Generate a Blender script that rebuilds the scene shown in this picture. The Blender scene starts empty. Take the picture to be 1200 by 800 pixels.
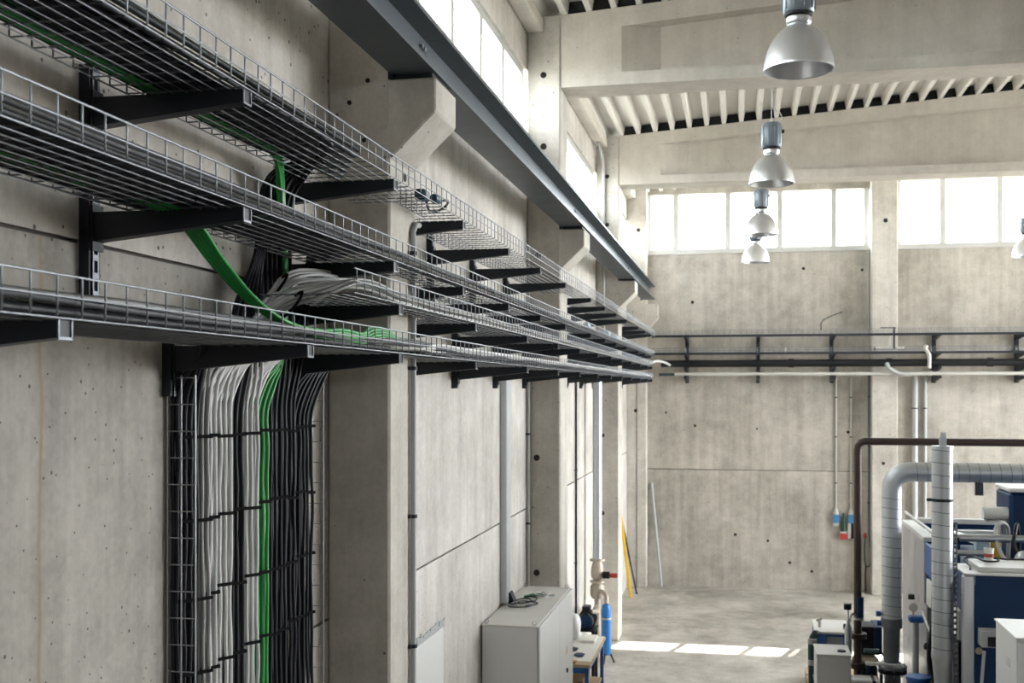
import bpy, math, random
from mathutils import Vector, Matrix
random.seed(7)
R = math.radians
scene = bpy.context.scene
col = scene.collection

# ------------------------------------------------------------------ camera, world, sun, exposure
CAM_H = 3.76
cam = bpy.data.cameras.new('camera'); cam.sensor_width = 36.0; cam.lens = 39.6
cam.shift_y = 55 / 1200.0; cam.clip_start = 0.05; cam.clip_end = 300
cam.dof.use_dof = True; cam.dof.focus_distance = 5.2; cam.dof.aperture_fstop = 5.0
cam_o = bpy.data.objects.new('camera', cam); col.objects.link(cam_o)
cam_o.location = (0, 0, CAM_H); cam_o.rotation_euler = (R(90), 0, math.atan(268 / 1320))
scene.camera = cam_o

SKY = 19.0; SUN = 34.0; EXPOSURE = 0.27
world = bpy.data.worlds.new('sky'); scene.world = world; world.use_nodes = True
wn = world.node_tree.nodes; wn['Background'].inputs[0].default_value = (0.93, 0.97, 1.0, 1)
wn['Background'].inputs[1].default_value = SKY
sun = bpy.data.lights.new('sun', 'SUN'); sun.energy = SUN; sun.angle = R(0.6); sun.color = (1, 0.95, 0.86)
sun_o = bpy.data.objects.new('sun', sun); col.objects.link(sun_o)
_d = Vector((-math.sin(R(17)) * math.cos(R(51)), -math.cos(R(17)) * math.cos(R(51)), -math.sin(R(51))))
sun_o.rotation_euler = _d.to_track_quat('-Z', 'Y').to_euler(); sun_o.location = (8, 40, 30)
def portal(name, loc, rot, sx, sy):
    l = bpy.data.lights.new(name, 'AREA'); l.shape = 'RECTANGLE'; l.size = sx; l.size_y = sy
    l.cycles.is_portal = True
    o = bpy.data.objects.new(name, l); col.objects.link(o); o.location = loc; o.rotation_euler = rot
portal('window_portal', (-2.275, 10.7, 6.64), (0, R(-90), 0), 0.75, 22.2)
portal('window_portal', (6.0, 21.93, 7.03), (R(-90), 0, 0), 16.0, 1.45)
portal('window_portal', (14.62, 16.35, 4.16), (0, R(90), 0), 6.6, 10.7)
portal('window_portal', (11.5, -18.25, 7.03), (R(90), 0, 0), 6.2, 1.35)  # portal of the added opening behind the camera
scene.view_settings.view_transform = 'Standard'; scene.view_settings.look = 'None'
scene.view_settings.gamma = 1.0; scene.view_settings.use_curve_mapping = False
scene.view_settings.exposure = EXPOSURE
scene.cycles.use_denoising = True
scene.cycles.max_bounces = 8; scene.cycles.diffuse_bounces = 5; scene.cycles.glossy_bounces = 4
scene.cycles.transparent_max_bounces = 12; scene.cycles.caustics_reflective = False
scene.cycles.sample_clamp_indirect = 12.0

# ------------------------------------------------------------------ materials
M = {}
def newmat(name):
    m = bpy.data.materials.new(name); m.use_nodes = True; M[name] = m
    nt = m.node_tree; return m, nt, nt.nodes, nt.links, nt.nodes['Principled BSDF']
def plain(name, c, rough=0.5, metal=0.0, var=0.12, scale=9.0, bump=0.0, spec=0.5):
    m, nt, N, L, b = newmat(name)
    tc = N.new('ShaderNodeTexCoord'); no = N.new('ShaderNodeTexNoise'); no.inputs['Scale'].default_value = scale
    no.inputs['Detail'].default_value = 5; L.new(tc.outputs['Object'], no.inputs['Vector'])
    mx = N.new('ShaderNodeMix'); mx.data_type = 'RGBA'
    mx.inputs[6].default_value = (*[x * (1 - var) for x in c], 1); mx.inputs[7].default_value = (*[min(1, x * (1 + var)) for x in c], 1)
    L.new(no.outputs['Fac'], mx.inputs[0]); L.new(mx.outputs[2], b.inputs['Base Color'])
    mr = N.new('ShaderNodeMapRange'); mr.inputs[3].default_value = max(0.03, rough - 0.08); mr.inputs[4].default_value = min(1, rough + 0.08)
    L.new(no.outputs['Fac'], mr.inputs[0]); L.new(mr.outputs[0], b.inputs['Roughness'])
    b.inputs['Metallic'].default_value = metal; b.inputs['Specular IOR Level'].default_value = spec
    if bump:
        bp = N.new('ShaderNodeBump'); bp.inputs['Strength'].default_value = bump; bp.inputs['Distance'].default_value = 0.01
        L.new(no.outputs['Fac'], bp.inputs['Height']); L.new(bp.outputs[0], b.inputs['Normal'])
    return m
def concrete(name, lo, hi, pits=0.5, rust=None, streak=0.5, rough=0.85, floor=False):
    m, nt, N, L, b = newmat(name)
    tc = N.new('ShaderNodeTexCoord'); oi = N.new('ShaderNodeObjectInfo')
    off = N.new('ShaderNodeVectorMath'); off.operation = 'SCALE'; off.inputs[0].default_value = (3.1, 5.7, 1.9)
    L.new(oi.outputs['Random'], off.inputs['Scale'])
    add = N.new('ShaderNodeVectorMath'); L.new(tc.outputs['Object'], add.inputs[0]); L.new(off.outputs[0], add.inputs[1])
    P = add.outputs[0]
    def noise(scale, detail, mp=None, rg=0.6):
        n = N.new('ShaderNodeTexNoise'); n.inputs['Scale'].default_value = scale; n.inputs['Detail'].default_value = detail
        n.inputs['Roughness'].default_value = rg
        src = P
        if mp:
            mm = N.new('ShaderNodeMapping'); mm.inputs['Scale'].default_value = mp; L.new(P, mm.inputs[0]); src = mm.outputs[0]
        L.new(src, n.inputs['Vector']); return n.outputs['Fac']
    def math_(op, a, bb, clamp=False):
        q = N.new('ShaderNodeMath'); q.operation = op; q.use_clamp = clamp
        for i, x in enumerate((a, bb)):
            if isinstance(x, (int, float)): q.inputs[i].default_value = x
            else: L.new(x, q.inputs[i])
        return q.outputs[0]
    cloud = noise(0.9, 7); fine = noise(34, 4)
    st = noise(1.0, 5, (1.1, 0.55, 1.0) if floor else (7.0, 7.0, 0.35), 0.65)
    mott = noise(4.5, 6, None, 0.7)
    f = math_('ADD', math_('MULTIPLY', cloud, 0.75), math_('MULTIPLY', st, streak))
    f = math_('ADD', f, math_('MULTIPLY', mott, 0.45)); f = math_('ADD', f, math_('MULTIPLY', fine, 0.22))
    mean = (0.75 + streak + 0.45 + 0.22) / 2
    f = math_('ADD', math_('MULTIPLY', math_('SUBTRACT', f, mean), 2.6), 0.55, True)
    mx = N.new('ShaderNodeMix'); mx.data_type = 'RGBA'; L.new(f, mx.inputs[0])
    mx.inputs[6].default_value = (*lo, 1); mx.inputs[7].default_value = (*hi, 1); out = mx.outputs[2]
    bump_h = fine
    if pits:
        vo = N.new('ShaderNodeTexVoronoi'); vo.inputs['Scale'].default_value = 19.0; L.new(P, vo.inputs['Vector'])
        sp = N.new('ShaderNodeSeparateColor'); L.new(vo.outputs['Color'], sp.inputs[0])
        rad = math_('MULTIPLY', math_('POWER', sp.outputs[0], 5.0), 0.26 * pits + 0.03)
        pit = math_('MULTIPLY', math_('SUBTRACT', rad, vo.outputs['Distance']), 40.0, True)
        mp = N.new('ShaderNodeMix'); mp.data_type = 'RGBA'; L.new(math_('MULTIPLY', pit, 0.8), mp.inputs[0]); L.new(out, mp.inputs[6])
        mp.inputs[7].default_value = (0.05, 0.045, 0.04, 1); out = mp.outputs[2]
        bump_h = math_('SUBTRACT', fine, math_('MULTIPLY', pit, 2.0))
    if rust is not None:      # a narrow rust run down the face at y = rust (object space)
        sx = N.new('ShaderNodeSeparateXYZ'); L.new(tc.outputs['Object'], sx.inputs[0])
        wob = math_('MULTIPLY', math_('SUBTRACT', noise(2.2, 3), 0.5), 0.06)
        dist = math_('ABSOLUTE', math_('SUBTRACT', math_('ADD', sx.outputs[1], wob), rust), 0)
        k = math_('MULTIPLY', math_('SUBTRACT', 1.0, math_('MULTIPLY', dist, 70.0), True), math_('MULTIPLY', mott, 1.1), True)
        mr = N.new('ShaderNodeMix'); mr.data_type = 'RGBA'; L.new(k, mr.inputs[0]); L.new(out, mr.inputs[6])
        mr.inputs[7].default_value = (0.30, 0.17, 0.07, 1); out = mr.outputs[2]
    L.new(out, b.inputs['Base Color'])
    rr = N.new('ShaderNodeMapRange'); rr.inputs[3].default_value = rough - 0.12; rr.inputs[4].default_value = rough + 0.1
    L.new(cloud, rr.inputs[0]); L.new(rr.outputs[0], b.inputs['Roughness'])
    b.inputs['Specular IOR Level'].default_value = 0.35
    bp = N.new('ShaderNodeBump'); bp.inputs['Strength'].default_value = 0.25; bp.inputs['Distance'].default_value = 0.006
    L.new(bump_h, bp.inputs['Height']); L.new(bp.outputs[0], b.inputs['Normal'])
    return m
concrete('concrete_wall', (0.38, 0.355, 0.32), (0.66, 0.63, 0.59), 0.6)
concrete('concrete_rust_dimmed', (0.23, 0.215, 0.19), (0.45, 0.425, 0.385), 0.9, rust=3.12)  # darker base stands in for weaker light in the near bay; rust run real
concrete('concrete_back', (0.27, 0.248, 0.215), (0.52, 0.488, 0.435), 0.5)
concrete('concrete_column', (0.35, 0.325, 0.285), (0.60, 0.57, 0.52), 0.7, streak=0.35)
concrete('concrete_roof', (0.46, 0.425, 0.375), (0.64, 0.60, 0.54), 0.4, streak=0.4)
concrete('concrete_floor', (0.20, 0.185, 0.16), (0.58, 0.555, 0.51), 0, streak=0.6, rough=0.42, floor=True)
plain('ground_outside', (0.35, 0.34, 0.31), 0.9, var=0.2, scale=0.4)
plain('joint_seal', (0.10, 0.09, 0.08), 0.9)
plain('roof_sheet', (0.72, 0.70, 0.66), 0.45, var=0.08, scale=3)
plain('crane_steel', (0.060, 0.076, 0.09), 0.42, 0.15, var=0.15, scale=4)
plain('wire_zinc', (0.165, 0.175, 0.19), 0.36, 0.85, var=0.2, scale=25)
plain('arm_steel', (0.018, 0.021, 0.027), 0.5, 0.0, var=0.2, spec=0.3)
plain('rail_zinc', (0.16, 0.17, 0.19), 0.45, 0.6, var=0.25, scale=20)
plain('zinc', (0.46, 0.48, 0.50), 0.36, 0.75, var=0.16, scale=7)
plain('duct_zinc', (0.50, 0.53, 0.555), 0.42, 0.75, var=0.14, scale=5)
plain('pvc_grey', (0.40, 0.41, 0.41), 0.5, var=0.08)
plain('pvc_white', (0.52, 0.51, 0.48), 0.5, var=0.06)
plain('cable_white', (0.62, 0.62, 0.61), 0.42, var=0.10, scale=14)
plain('cable_grey', (0.08, 0.083, 0.09), 0.5, var=0.12, scale=14, spec=0.3)
plain('cable_pale', (0.30, 0.30, 0.295), 0.45, var=0.15, scale=14)
plain('cable_black', (0.013, 0.015, 0.019), 0.5, var=0.2, scale=14, spec=0.25)
plain('cable_green', (0.025, 0.30, 0.055), 0.40, var=0.12, scale=14)
plain('tie_black', (0.004, 0.004, 0.005), 0.7, spec=0.1)
plain('frame_alu', (0.50, 0.50, 0.48), 0.45, var=0.04)
plain('cabinet_grey', (0.68, 0.685, 0.68), 0.48, var=0.04, scale=3)
plain('cabinet_top', (0.66, 0.65, 0.62), 0.5, var=0.06, scale=6)
plain('white_paint', (0.72, 0.72, 0.70), 0.42, var=0.05, scale=4)
plain('machine_steel', (0.52, 0.52, 0.55), 0.30, 0.6, var=0.10, scale=3)
plain('navy', (0.004, 0.028, 0.088), 0.5, var=0.12, scale=4, spec=0.25)
plain('blue', (0.02, 0.10, 0.34), 0.40, var=0.1, scale=6)
plain('filter_blue', (0.03, 0.20, 0.55), 0.38, var=0.06)
plain('socket_blue', (0.06, 0.20, 0.38), 0.45, var=0.1)
plain('red', (0.45, 0.05, 0.035), 0.45)
plain('yellow', (0.80, 0.50, 0.03), 0.45, var=0.06)
plain('orange', (0.55, 0.25, 0.08), 0.6, var=0.2)
plain('brown_pipe', (0.055, 0.035, 0.028), 0.45, 0.3, var=0.3, scale=12)
plain('black', (0.008, 0.009, 0.011), 0.5, var=0.2, spec=0.3)
plain('hole_shade', (0.02, 0.018, 0.016), 0.95)
plain('teal_hose', (0.02, 0.06, 0.06), 0.5)
plain('brass', (0.48, 0.40, 0.28), 0.45, 0.5, var=0.2, scale=20)
plain('cast_beige', (0.44, 0.38, 0.31), 0.5, 0.3, var=0.2, scale=15)
plain('wood', (0.48, 0.36, 0.23), 0.75, var=0.25, scale=8)
plain('cardboard', (0.40, 0.27, 0.15), 0.85, var=0.15)
plain('paper', (0.75, 0.74, 0.70), 0.8, var=0.05)
plain('plastic_bag', (0.72, 0.73, 0.74), 0.35, var=0.08)
plain('lamp_housing', (0.17, 0.20, 0.23), 0.36, 0.2, var=0.06)
plain('lamp_alu', (0.66, 0.67, 0.69), 0.34, 0.85, var=0.05, scale=8)
plain('bulb_glass', (0.75, 0.76, 0.76), 0.25, var=0.02)
plain('pale_blue', (0.40, 0.52, 0.60), 0.5)
plain('dark_blue_plastic', (0.012, 0.05, 0.085), 0.45)
plain('green_plastic', (0.02, 0.16, 0.06), 0.5)
plain('dark_green', (0.015, 0.05, 0.03), 0.5)
# window glass: mostly clear, a little reflection
_m, _nt, N_, L_, _b = newmat('glass'); N_.remove(_b)
_t = N_.new('ShaderNodeBsdfTransparent'); _t.inputs[0].default_value = (0.95, 0.97, 0.97, 1)
_g = N_.new('ShaderNodeBsdfGlossy'); _g.inputs['Roughness'].default_value = 0.05
_x = N_.new('ShaderNodeMixShader'); _x.inputs[0].default_value = 0.05; L_.new(_t.outputs[0], _x.inputs[1]); L_.new(_g.outputs[0], _x.inputs[2])
L_.new(_x.outputs[0], N_['Material Output'].inputs[0])

# ------------------------------------------------------------------ mesh helpers
def catmull(pts, seg=6):
    pts = [Vector(p) for p in pts]
    if len(pts) < 3: return pts
    q = [pts[0] * 2 - pts[1]] + pts + [pts[-1] * 2 - pts[-2]]
    out = []
    for i in range(1, len(q) - 2):
        p0, p1, p2, p3 = q[i - 1:i + 3]
        # centripetal-ish: scale tangents with segment length so uneven spacing does not overshoot
        l = (p2 - p1).length
        t1 = (p2 - p0).normalized() * l; t2 = (p3 - p1).normalized() * l
        n = seg if l > 0.02 else 2
        for s in range(n):
            t = s / n; h = t * t * (3 - 2 * t)
            a = 2 * t ** 3 - 3 * t * t + 1; b = t ** 3 - 2 * t * t + t; c = -2 * t ** 3 + 3 * t * t; d = t ** 3 - t * t
            out.append(p1 * a + t1 * b + p2 * c + t2 * d)
    out.append(pts[-1]); return out
class MB:
    def __init__(s): s.V = []; s.F = []
    def add(s, vs, fs):
        k = len(s.V); s.V += [tuple(v) for v in vs]; s.F += [tuple(i + k for i in f) for f in fs]; return s
    def hexa(s, p):           # 0-3 bottom ring, 4-7 top ring
        return s.add(p, [(3, 2, 1, 0), (4, 5, 6, 7), (0, 1, 5, 4), (1, 2, 6, 5), (2, 3, 7, 6), (3, 0, 4, 7)])
    def box(s, x0, y0, z0, x1, y1, z1):
        return s.hexa([(x0, y0, z0), (x1, y0, z0), (x1, y1, z0), (x0, y1, z0), (x0, y0, z1), (x1, y0, z1), (x1, y1, z1), (x0, y1, z1)])
    def tube(s, path, r, n=8, cap=True, r_end=None):
        path = [Vector(p) for p in path]
        t = (path[1] - path[0]).normalized()
        up = Vector((0, 0, 1)) if abs(t.z) < 0.9 else Vector((1, 0, 0))
        nx = t.cross(up).normalized(); vs = []
        m = len(path)
        for i, p in enumerate(path):
            if i == 0: tt = path[1] - path[0]
            elif i == m - 1: tt = path[-1] - path[-2]
            else: tt = (path[i + 1] - p).normalized() + (p - path[i - 1]).normalized()
            tt = tt.normalized() if tt.length > 1e-9 else t
            nx = (nx - tt * nx.dot(tt)); nx = nx.normalized() if nx.length > 1e-6 else tt.orthogonal().normalized()
            ny = tt.cross(nx)
            rr = r if r_end is None else r + (r_end - r) * i / (m - 1)
            for k in range(n):
                a = 2 * math.pi * k / n; vs.append(p + nx * (rr * math.cos(a)) + ny * (rr * math.sin(a)))
        fs = [(i * n + k, i * n + (k + 1) % n, (i + 1) * n + (k + 1) % n, (i + 1) * n + k) for i in range(m - 1) for k in range(n)]
        if cap: fs += [tuple(range(n - 1, -1, -1)), tuple(range((m - 1) * n, m * n))]
        return s.add(vs, fs)
    def cyl(s, p0, p1, r, n=16, r1=None): return s.tube([p0, p1], r, n, True, r1)
    def lathe(s, prof, c, n=32, axis='Z'):       # profile (radius, height) about an axis through c
        vs = []; cx, cy, cz = c
        for r, h in prof:
            for k in range(n):
                a = 2 * math.pi * k / n; u, v = r * math.cos(a), r * math.sin(a)
                vs.append({'Z': (cx + u, cy + v, cz + h), 'X': (cx + h, cy + u, cz + v), 'Y': (cx + v, cy + h, cz + u)}[axis])
        m = len(prof); ring = prof[0][0] > 1e-6 and prof[-1][0] > 1e-6      # an open profile makes a closed ring
        fs = [(i * n + k, i * n + (k + 1) % n, (i + 1) % m * n + (k + 1) % n, (i + 1) % m * n + k) for i in range(m if ring else m - 1) for k in range(n)]
        return s.add(vs, fs)
    def prism(s, poly, axis, a, b):              # polygon in the plane across 'axis', extruded a..b
        f = {'Y': lambda p, t: (p[0], t, p[1]), 'X': lambda p, t: (t, p[0], p[1]), 'Z': lambda p, t: (p[0], p[1], t)}[axis]
        n = len(poly)
        return s.add([f(p, a) for p in poly] + [f(p, b) for p in poly],
                     [tuple(range(n)), tuple(range(2 * n - 1, n - 1, -1))] + [(i, i + n, (i + 1) % n + n, (i + 1) % n) for i in range(n)])
def build(name, mb, mat, parent=None, smooth=None, bevel=0.0):
    if parent is not None: o = Vector(parent['_o'])
    else:
        xs = [v[0] for v in mb.V]; ys = [v[1] for v in mb.V]; zs = [v[2] for v in mb.V]
        o = Vector(((min(xs) + max(xs)) / 2, (min(ys) + max(ys)) / 2, min(zs)))
    me = bpy.data.meshes.new(name)
    me.from_pydata([(v[0] - o.x, v[1] - o.y, v[2] - o.z) for v in mb.V], [], mb.F)
    me.materials.append(M[mat])
    import bmesh
    bm = bmesh.new(); bm.from_mesh(me); bmesh.ops.remove_doubles(bm, verts=bm.verts, dist=1e-5); bmesh.ops.recalc_face_normals(bm, faces=bm.faces)
    if bevel: bmesh.ops.bevel(bm, geom=list(bm.edges), offset=bevel, segments=1, affect='EDGES', clamp_overlap=True)
    bm.to_mesh(me); bm.free()
    if smooth:
        me.polygons.foreach_set('use_smooth', [True] * len(me.polygons)); me.set_sharp_from_angle(angle=R(smooth))
    ob = bpy.data.objects.new(name, me); col.objects.link(ob)
    if parent is not None: ob.parent = parent
    else: ob.location = o
    ob['_o'] = tuple(o); return ob
def tag(o, label=None, cat=None, group=None, kind=None):
    if label: o['label'] = label
    if cat: o['category'] = cat
    if group: o['group'] = group
    if kind: o['kind'] = kind
    return o
def empty(name, loc, label=None, cat=None, group=None, kind=None):
    o = bpy.data.objects.new(name, None); col.objects.link(o); o.location = loc; o['_o'] = tuple(loc)
    return tag(o, label, cat, group, kind)
def B(*a): return MB().box(*a)
ORD = ['first', 'second', 'third', 'fourth', 'fifth', 'sixth', 'seventh', 'eighth', 'ninth', 'tenth', 'eleventh', 'twelfth', 'thirteenth', 'fourteenth', 'fifteenth']

# ------------------------------------------------------------------ the hall: dimensions
XW, XP = -2.12, -1.78            # left wall face, column face
YB = 21.7                        # back wall face
COLS = [(5.59, 6.07), (11.2, 11.68), (16.74, 17.22)]
SILL, HEAD = CAM_H + 2.55, CAM_H + 3.22           # left windows
BSILL, BHEAD = CAM_H + 2.60, CAM_H + 3.93         # back windows
XR, RIDGE, SLOPE = 14.4, 6.2, 0.072
def roof_z(x): return CAM_H + 3.76 + SLOPE * ((x - XP) if x < RIDGE else (2 * RIDGE - x - XP))

g = build('ground', B(-60, -60, -0.4, 70, 90, -0.12), 'ground_outside'); tag(g, kind='structure')
fl = build('floor', B(-2.4, -18.2, -0.1, XR + 0.2, YB + 0.3, 0.0), 'concrete_floor'); tag(fl, kind='structure')

# left wall: precast panels with open joints
wl = empty('wall_left', (XW, 0, 0), kind='structure')
build('joint_backing', B(XW - 0.14, -18.0, 0, XW - 0.03, YB + 0.2, SILL - 0.02), 'joint_seal', wl)
J = 0.007
bays = [(-18.0, -0.3), (-0.3, 5.83), (5.83, 11.44), (11.44, 16.98), (16.98, YB)]
for bi, (y0, y1) in enumerate(bays):
    for (z0, z1) in ((0, 2.55), (2.55, 4.24), (4.24, SILL)):
        mb = MB()
        if bi == 2 and z0 == 0:       # the door opening
            mb.box(XW - 0.03, y0 + J, z0, XW, 6.98, z1 - J); mb.box(XW - 0.03, 7.94, z0, XW, y1 - J, z1 - J); mb.box(XW - 0.03, 6.98, 2.06, XW, 7.94, z1 - J)
        else: mb.box(XW - 0.03, y0 + J, z0 + (J if z0 else 0), XW, y1 - J, z1 - J)
        build('concrete_panel', mb, 'concrete_rust_dimmed' if (bi == 1 and z0 < 4.2) else 'concrete_wall', wl)
    zt = roof_z(XW) - 0.02
    if bi < 1: build('concrete_panel', B(XW - 0.14, y0 + J, SILL, XW, y1 - J, zt), 'concrete_wall', wl)
    else:
        build('lintel_panel', B(XW - 0.14, y0 + J, HEAD, XW, y1 - J, zt), 'concrete_wall', wl)
        build('sill_ledge', B(XW - 0.14, y0 + J, SILL - 0.02, XW + 0.02, y1 - J, SILL + 0.03), 'concrete_wall', wl)
# dark construction joint beside the spare bay joints
for y in (12.6, 14.9):
    build('joint_strip', B(XW, y, 0, XW + 0.003, y + 0.012, 3.7), 'joint_seal', wl)
# back wall
wb = empty('wall_back', (0, YB, 0), kind='structure')
build('joint_backing', B(XW - 0.2, YB + 0.03, 0, XR, YB + 0.25, BSILL), 'joint_seal', wb)
BP = [(2.34, 2.79), (7.05, 7.5), (11.6, 12.05)]
xb = [XW - 0.2, 2.56, 7.28, 11.8, XR]
for i in range(4):
    for z0, z1 in ((0, 2.22), (2.22, BSILL)):
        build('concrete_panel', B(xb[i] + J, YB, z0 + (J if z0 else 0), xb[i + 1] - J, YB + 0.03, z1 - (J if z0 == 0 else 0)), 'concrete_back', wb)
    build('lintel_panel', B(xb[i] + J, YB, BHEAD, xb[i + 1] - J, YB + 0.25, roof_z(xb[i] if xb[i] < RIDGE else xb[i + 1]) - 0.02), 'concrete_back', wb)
build('sill_ledge', B(XW - 0.2, YB - 0.03, BSILL - 0.045, XR, YB + 0.25, BSILL), 'frame_alu', wb)
build('sun_trim_overhang', B(XW - 0.3, YB + 0.25, BHEAD - 0.06, XR, YB + 0.47, BHEAD + 0.1), 'concrete_back', wb)  # unseen overhang added to trim the sun patch on the floor
# right wall, rear opening lowered for more light; added opening behind the camera
wr = empty('wall_right', (XR, 0, 0), kind='structure')
build('concrete_panel', B(XR, -18, 0, XR + 0.2, 11.0, roof_z(XR)), 'concrete_wall', wr)
build('concrete_panel', B(XR, 11.0, 0, XR + 0.2, YB, 0.9), 'concrete_wall', wr)
build('lintel_panel', B(XR, 11.0, 7.42, XR + 0.2, YB, roof_z(XR)), 'concrete_wall', wr)
wf = build('wall_front', MB().box(XW - 0.3, -18.2, 0, XR + 0.2, -18.0, BSILL).box(XW - 0.3, -18.2, BSILL, 8.5, -18.0, BHEAD).box(XW - 0.3, -18.2, BHEAD, XR + 0.2, -18.0, roof_z(RIDGE)), 'concrete_wall'); tag(wf, kind='structure')  # opening at the right added to brighten faces toward the camera

# windows
WN = 0
def window(plane, pos, marks, z0, z1):
    """plane 'X' (left wall) or 'Y' (back wall); marks = bar positions along the wall"""
    global WN; WN += 1
    root = empty('window_%d' % WN, (pos, marks[0], z0) if plane == 'X' else (marks[0], pos, z0), kind='structure')
    def bx(a0, a1, b0, b1, t0, t1):
        return B(pos - t1, a0, b0, pos - t0, a1, b1) if plane == 'X' else B(a0, pos + t0, b0, a1, pos + t1, b1)
    a, b = marks[0], marks[-1]
    build('frame_bar', bx(a, b, z0, z0 + 0.06, 0, 0.105), 'frame_alu', root); build('frame_bar', bx(a, b, z1 - 0.07, z1, 0, 0.105), 'frame_alu', root)
    for i, m in enumerate(marks):
        w = 0.05; c = min(max(m, a + w), b - w)
        build('mullion', bx(c - w, c + w, z0 + 0.06, z1 - 0.07, 0, 0.105), 'frame_alu', root)
    for i in range(len(marks) - 1):
        build('pane', bx(marks[i] + 0.05, marks[i + 1] - 0.05, z0 + 0.06, z1 - 0.07, 0.085, 0.091), 'glass', root)
window('X', XW - 0.03, [-0.28, 0.7, 1.68, 2.66, 3.64, 4.62, 5.57], SILL + 0.03, HEAD)
window('X', XW - 0.03, [6.09, 6.44, 7.38, 8.32, 9.28, 10.18, 11.17], SILL + 0.03, HEAD)
window('X', XW - 0.03, [11.70, 12.04, 12.98, 13.92, 14.86, 15.8, 16.72], SILL + 0.03, HEAD)
window('X', XW - 0.03, [17.24, 18.2, 19.15, 20.1, 21.05, 21.68], SILL + 0.03, HEAD)
window('Y', YB + 0.04, [-1.79, -1.216, -0.237, 0.72, 1.70, 2.34], BSILL, BHEAD)
window('Y', YB + 0.04, [2.79, 3.62, 4.6, 5.57, 6.3, 7.05], BSILL, BHEAD)
window('Y', YB + 0.04, [7.5, 8.5, 9.5, 10.5, 11.6], BSILL, BHEAD)
# door low in the left wall
dr = empty('door_1', (XW, 7.46, 0), kind='structure')
build('door_leaf', B(XW - 0.025, 7.0, 0.01, XW + 0.006, 7.92, 2.03), 'white_paint', dr, bevel=0.003)
build('door_frame', MB().box(XW - 0.028, 6.982, 0, XW + 0.002, 6.999, 2.05).box(XW - 0.028, 7.921, 0, XW + 0.002, 7.938, 2.05).box(XW - 0.028, 6.982, 2.031, XW + 0.002, 7.938, 2.058), 'pvc_grey', dr)
mb = MB()
_y = 6.98
while _y < 7.95:
    w = random.uniform(0.03, 0.09); h = random.uniform(0.012, 0.05); mb.box(XW, _y, 2.06, XW + random.uniform(0.004, 0.012), min(_y + w, 7.96), 2.06 + h); _y += w
build('mortar_edge', mb, 'pvc_grey', dr)

# ceiling: trapezoid sheets, ribs along the hall
ce = empty('ceiling', (0, 0, 7.4), kind='structure')
def sheet(x0, n, up):
    prof = []
    for i in range(n):
        a = x0 + i * 0.25
        for dx, dz in ((0, 0.135), (0.15, 0.135), (0.172, 0.0), (0.228, 0.0)): prof.append((a + dx, roof_z(a + dx) + dz))
    prof.append((x0 + n * 0.25, roof_z(x0 + n * 0.25) + 0.135))
    poly = prof + [(x, z + 0.006) for x, z in reversed(prof)]
    mb = MB(); y0, y1 = -18.2, YB + 0.28; k = len(poly); h = len(prof)
    mb.add([(x, y0, z) for x, z in poly] + [(x, y1, z) for x, z in poly], [(i, (i + 1) % k, (i + 1) % k + k, i + k) for i in range(k)])
    build('roof_sheet', mb, 'roof_sheet', ce)
x = -2.44
while x < XR + 0.2:
    sheet(x, 4, True); x += 1.0

# concrete columns with crane corbels on the left wall
def tie_hole(parent, p, axis, r=0.024):  # dark disc on the surface, its colour standing in for shade inside the hole
    mb = MB(); d = {'X': Vector((1, 0, 0)), '-Y': Vector((0, -1, 0))}[axis]; p = Vector(p)
    mb.tube([p, p + d * 0.004], r, 14); build('tie_hole', mb, 'hole_shade', parent)
col_lab = ['concrete column with corbel beside the vertical cable riser, nearest to camera',
           'concrete column with corbel behind the grey floor cabinet', 'concrete column with corbel beside the blue filter cylinder']
for i, (y0, y1) in enumerate(COLS):
    c = empty('concrete_column', ((XW + XP) / 2, y0, 0), col_lab[i], 'column', 'columns along the cable tray wall')
    zt = roof_z(XP) - 0.005
    build('shaft', B(XW, y0, 0, XP, y1, zt), 'concrete_column', c, bevel=0.012)
    zc = CAM_H
    build('corbel', MB().prism([(XP - 0.05, zc + 1.16), (XP, zc + 1.19), (-1.535, zc + 1.425), (-1.535, zc + 1.60), (XP - 0.05, zc + 1.60)], 'Y', y0 + 0.002, y0 + 0.42), 'concrete_column', c, bevel=0.008)
    for z in (3.06, 3.5, 3.9, 4.9, 5.62, 6.35, 6.95, 7.25): 
        if i or z < 4.6: continue
        tie_hole(c, (XP + 0.0, (y0 + y1) / 2 + 0.02, z), 'X')
    for (dx, z) in [(0.10, 3.06), (0.10, 1.9), (0.17, CAM_H + 3.16), (0.17, CAM_H + 2.44), (0.12, CAM_H + 1.35)] if i else [(0.12, 5.25), (0.22, 5.36), (0.2, 5.05)]:
        tie_hole(c, (XW + dx, y0, z), '-Y', 0.032 if i else 0.012)
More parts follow.
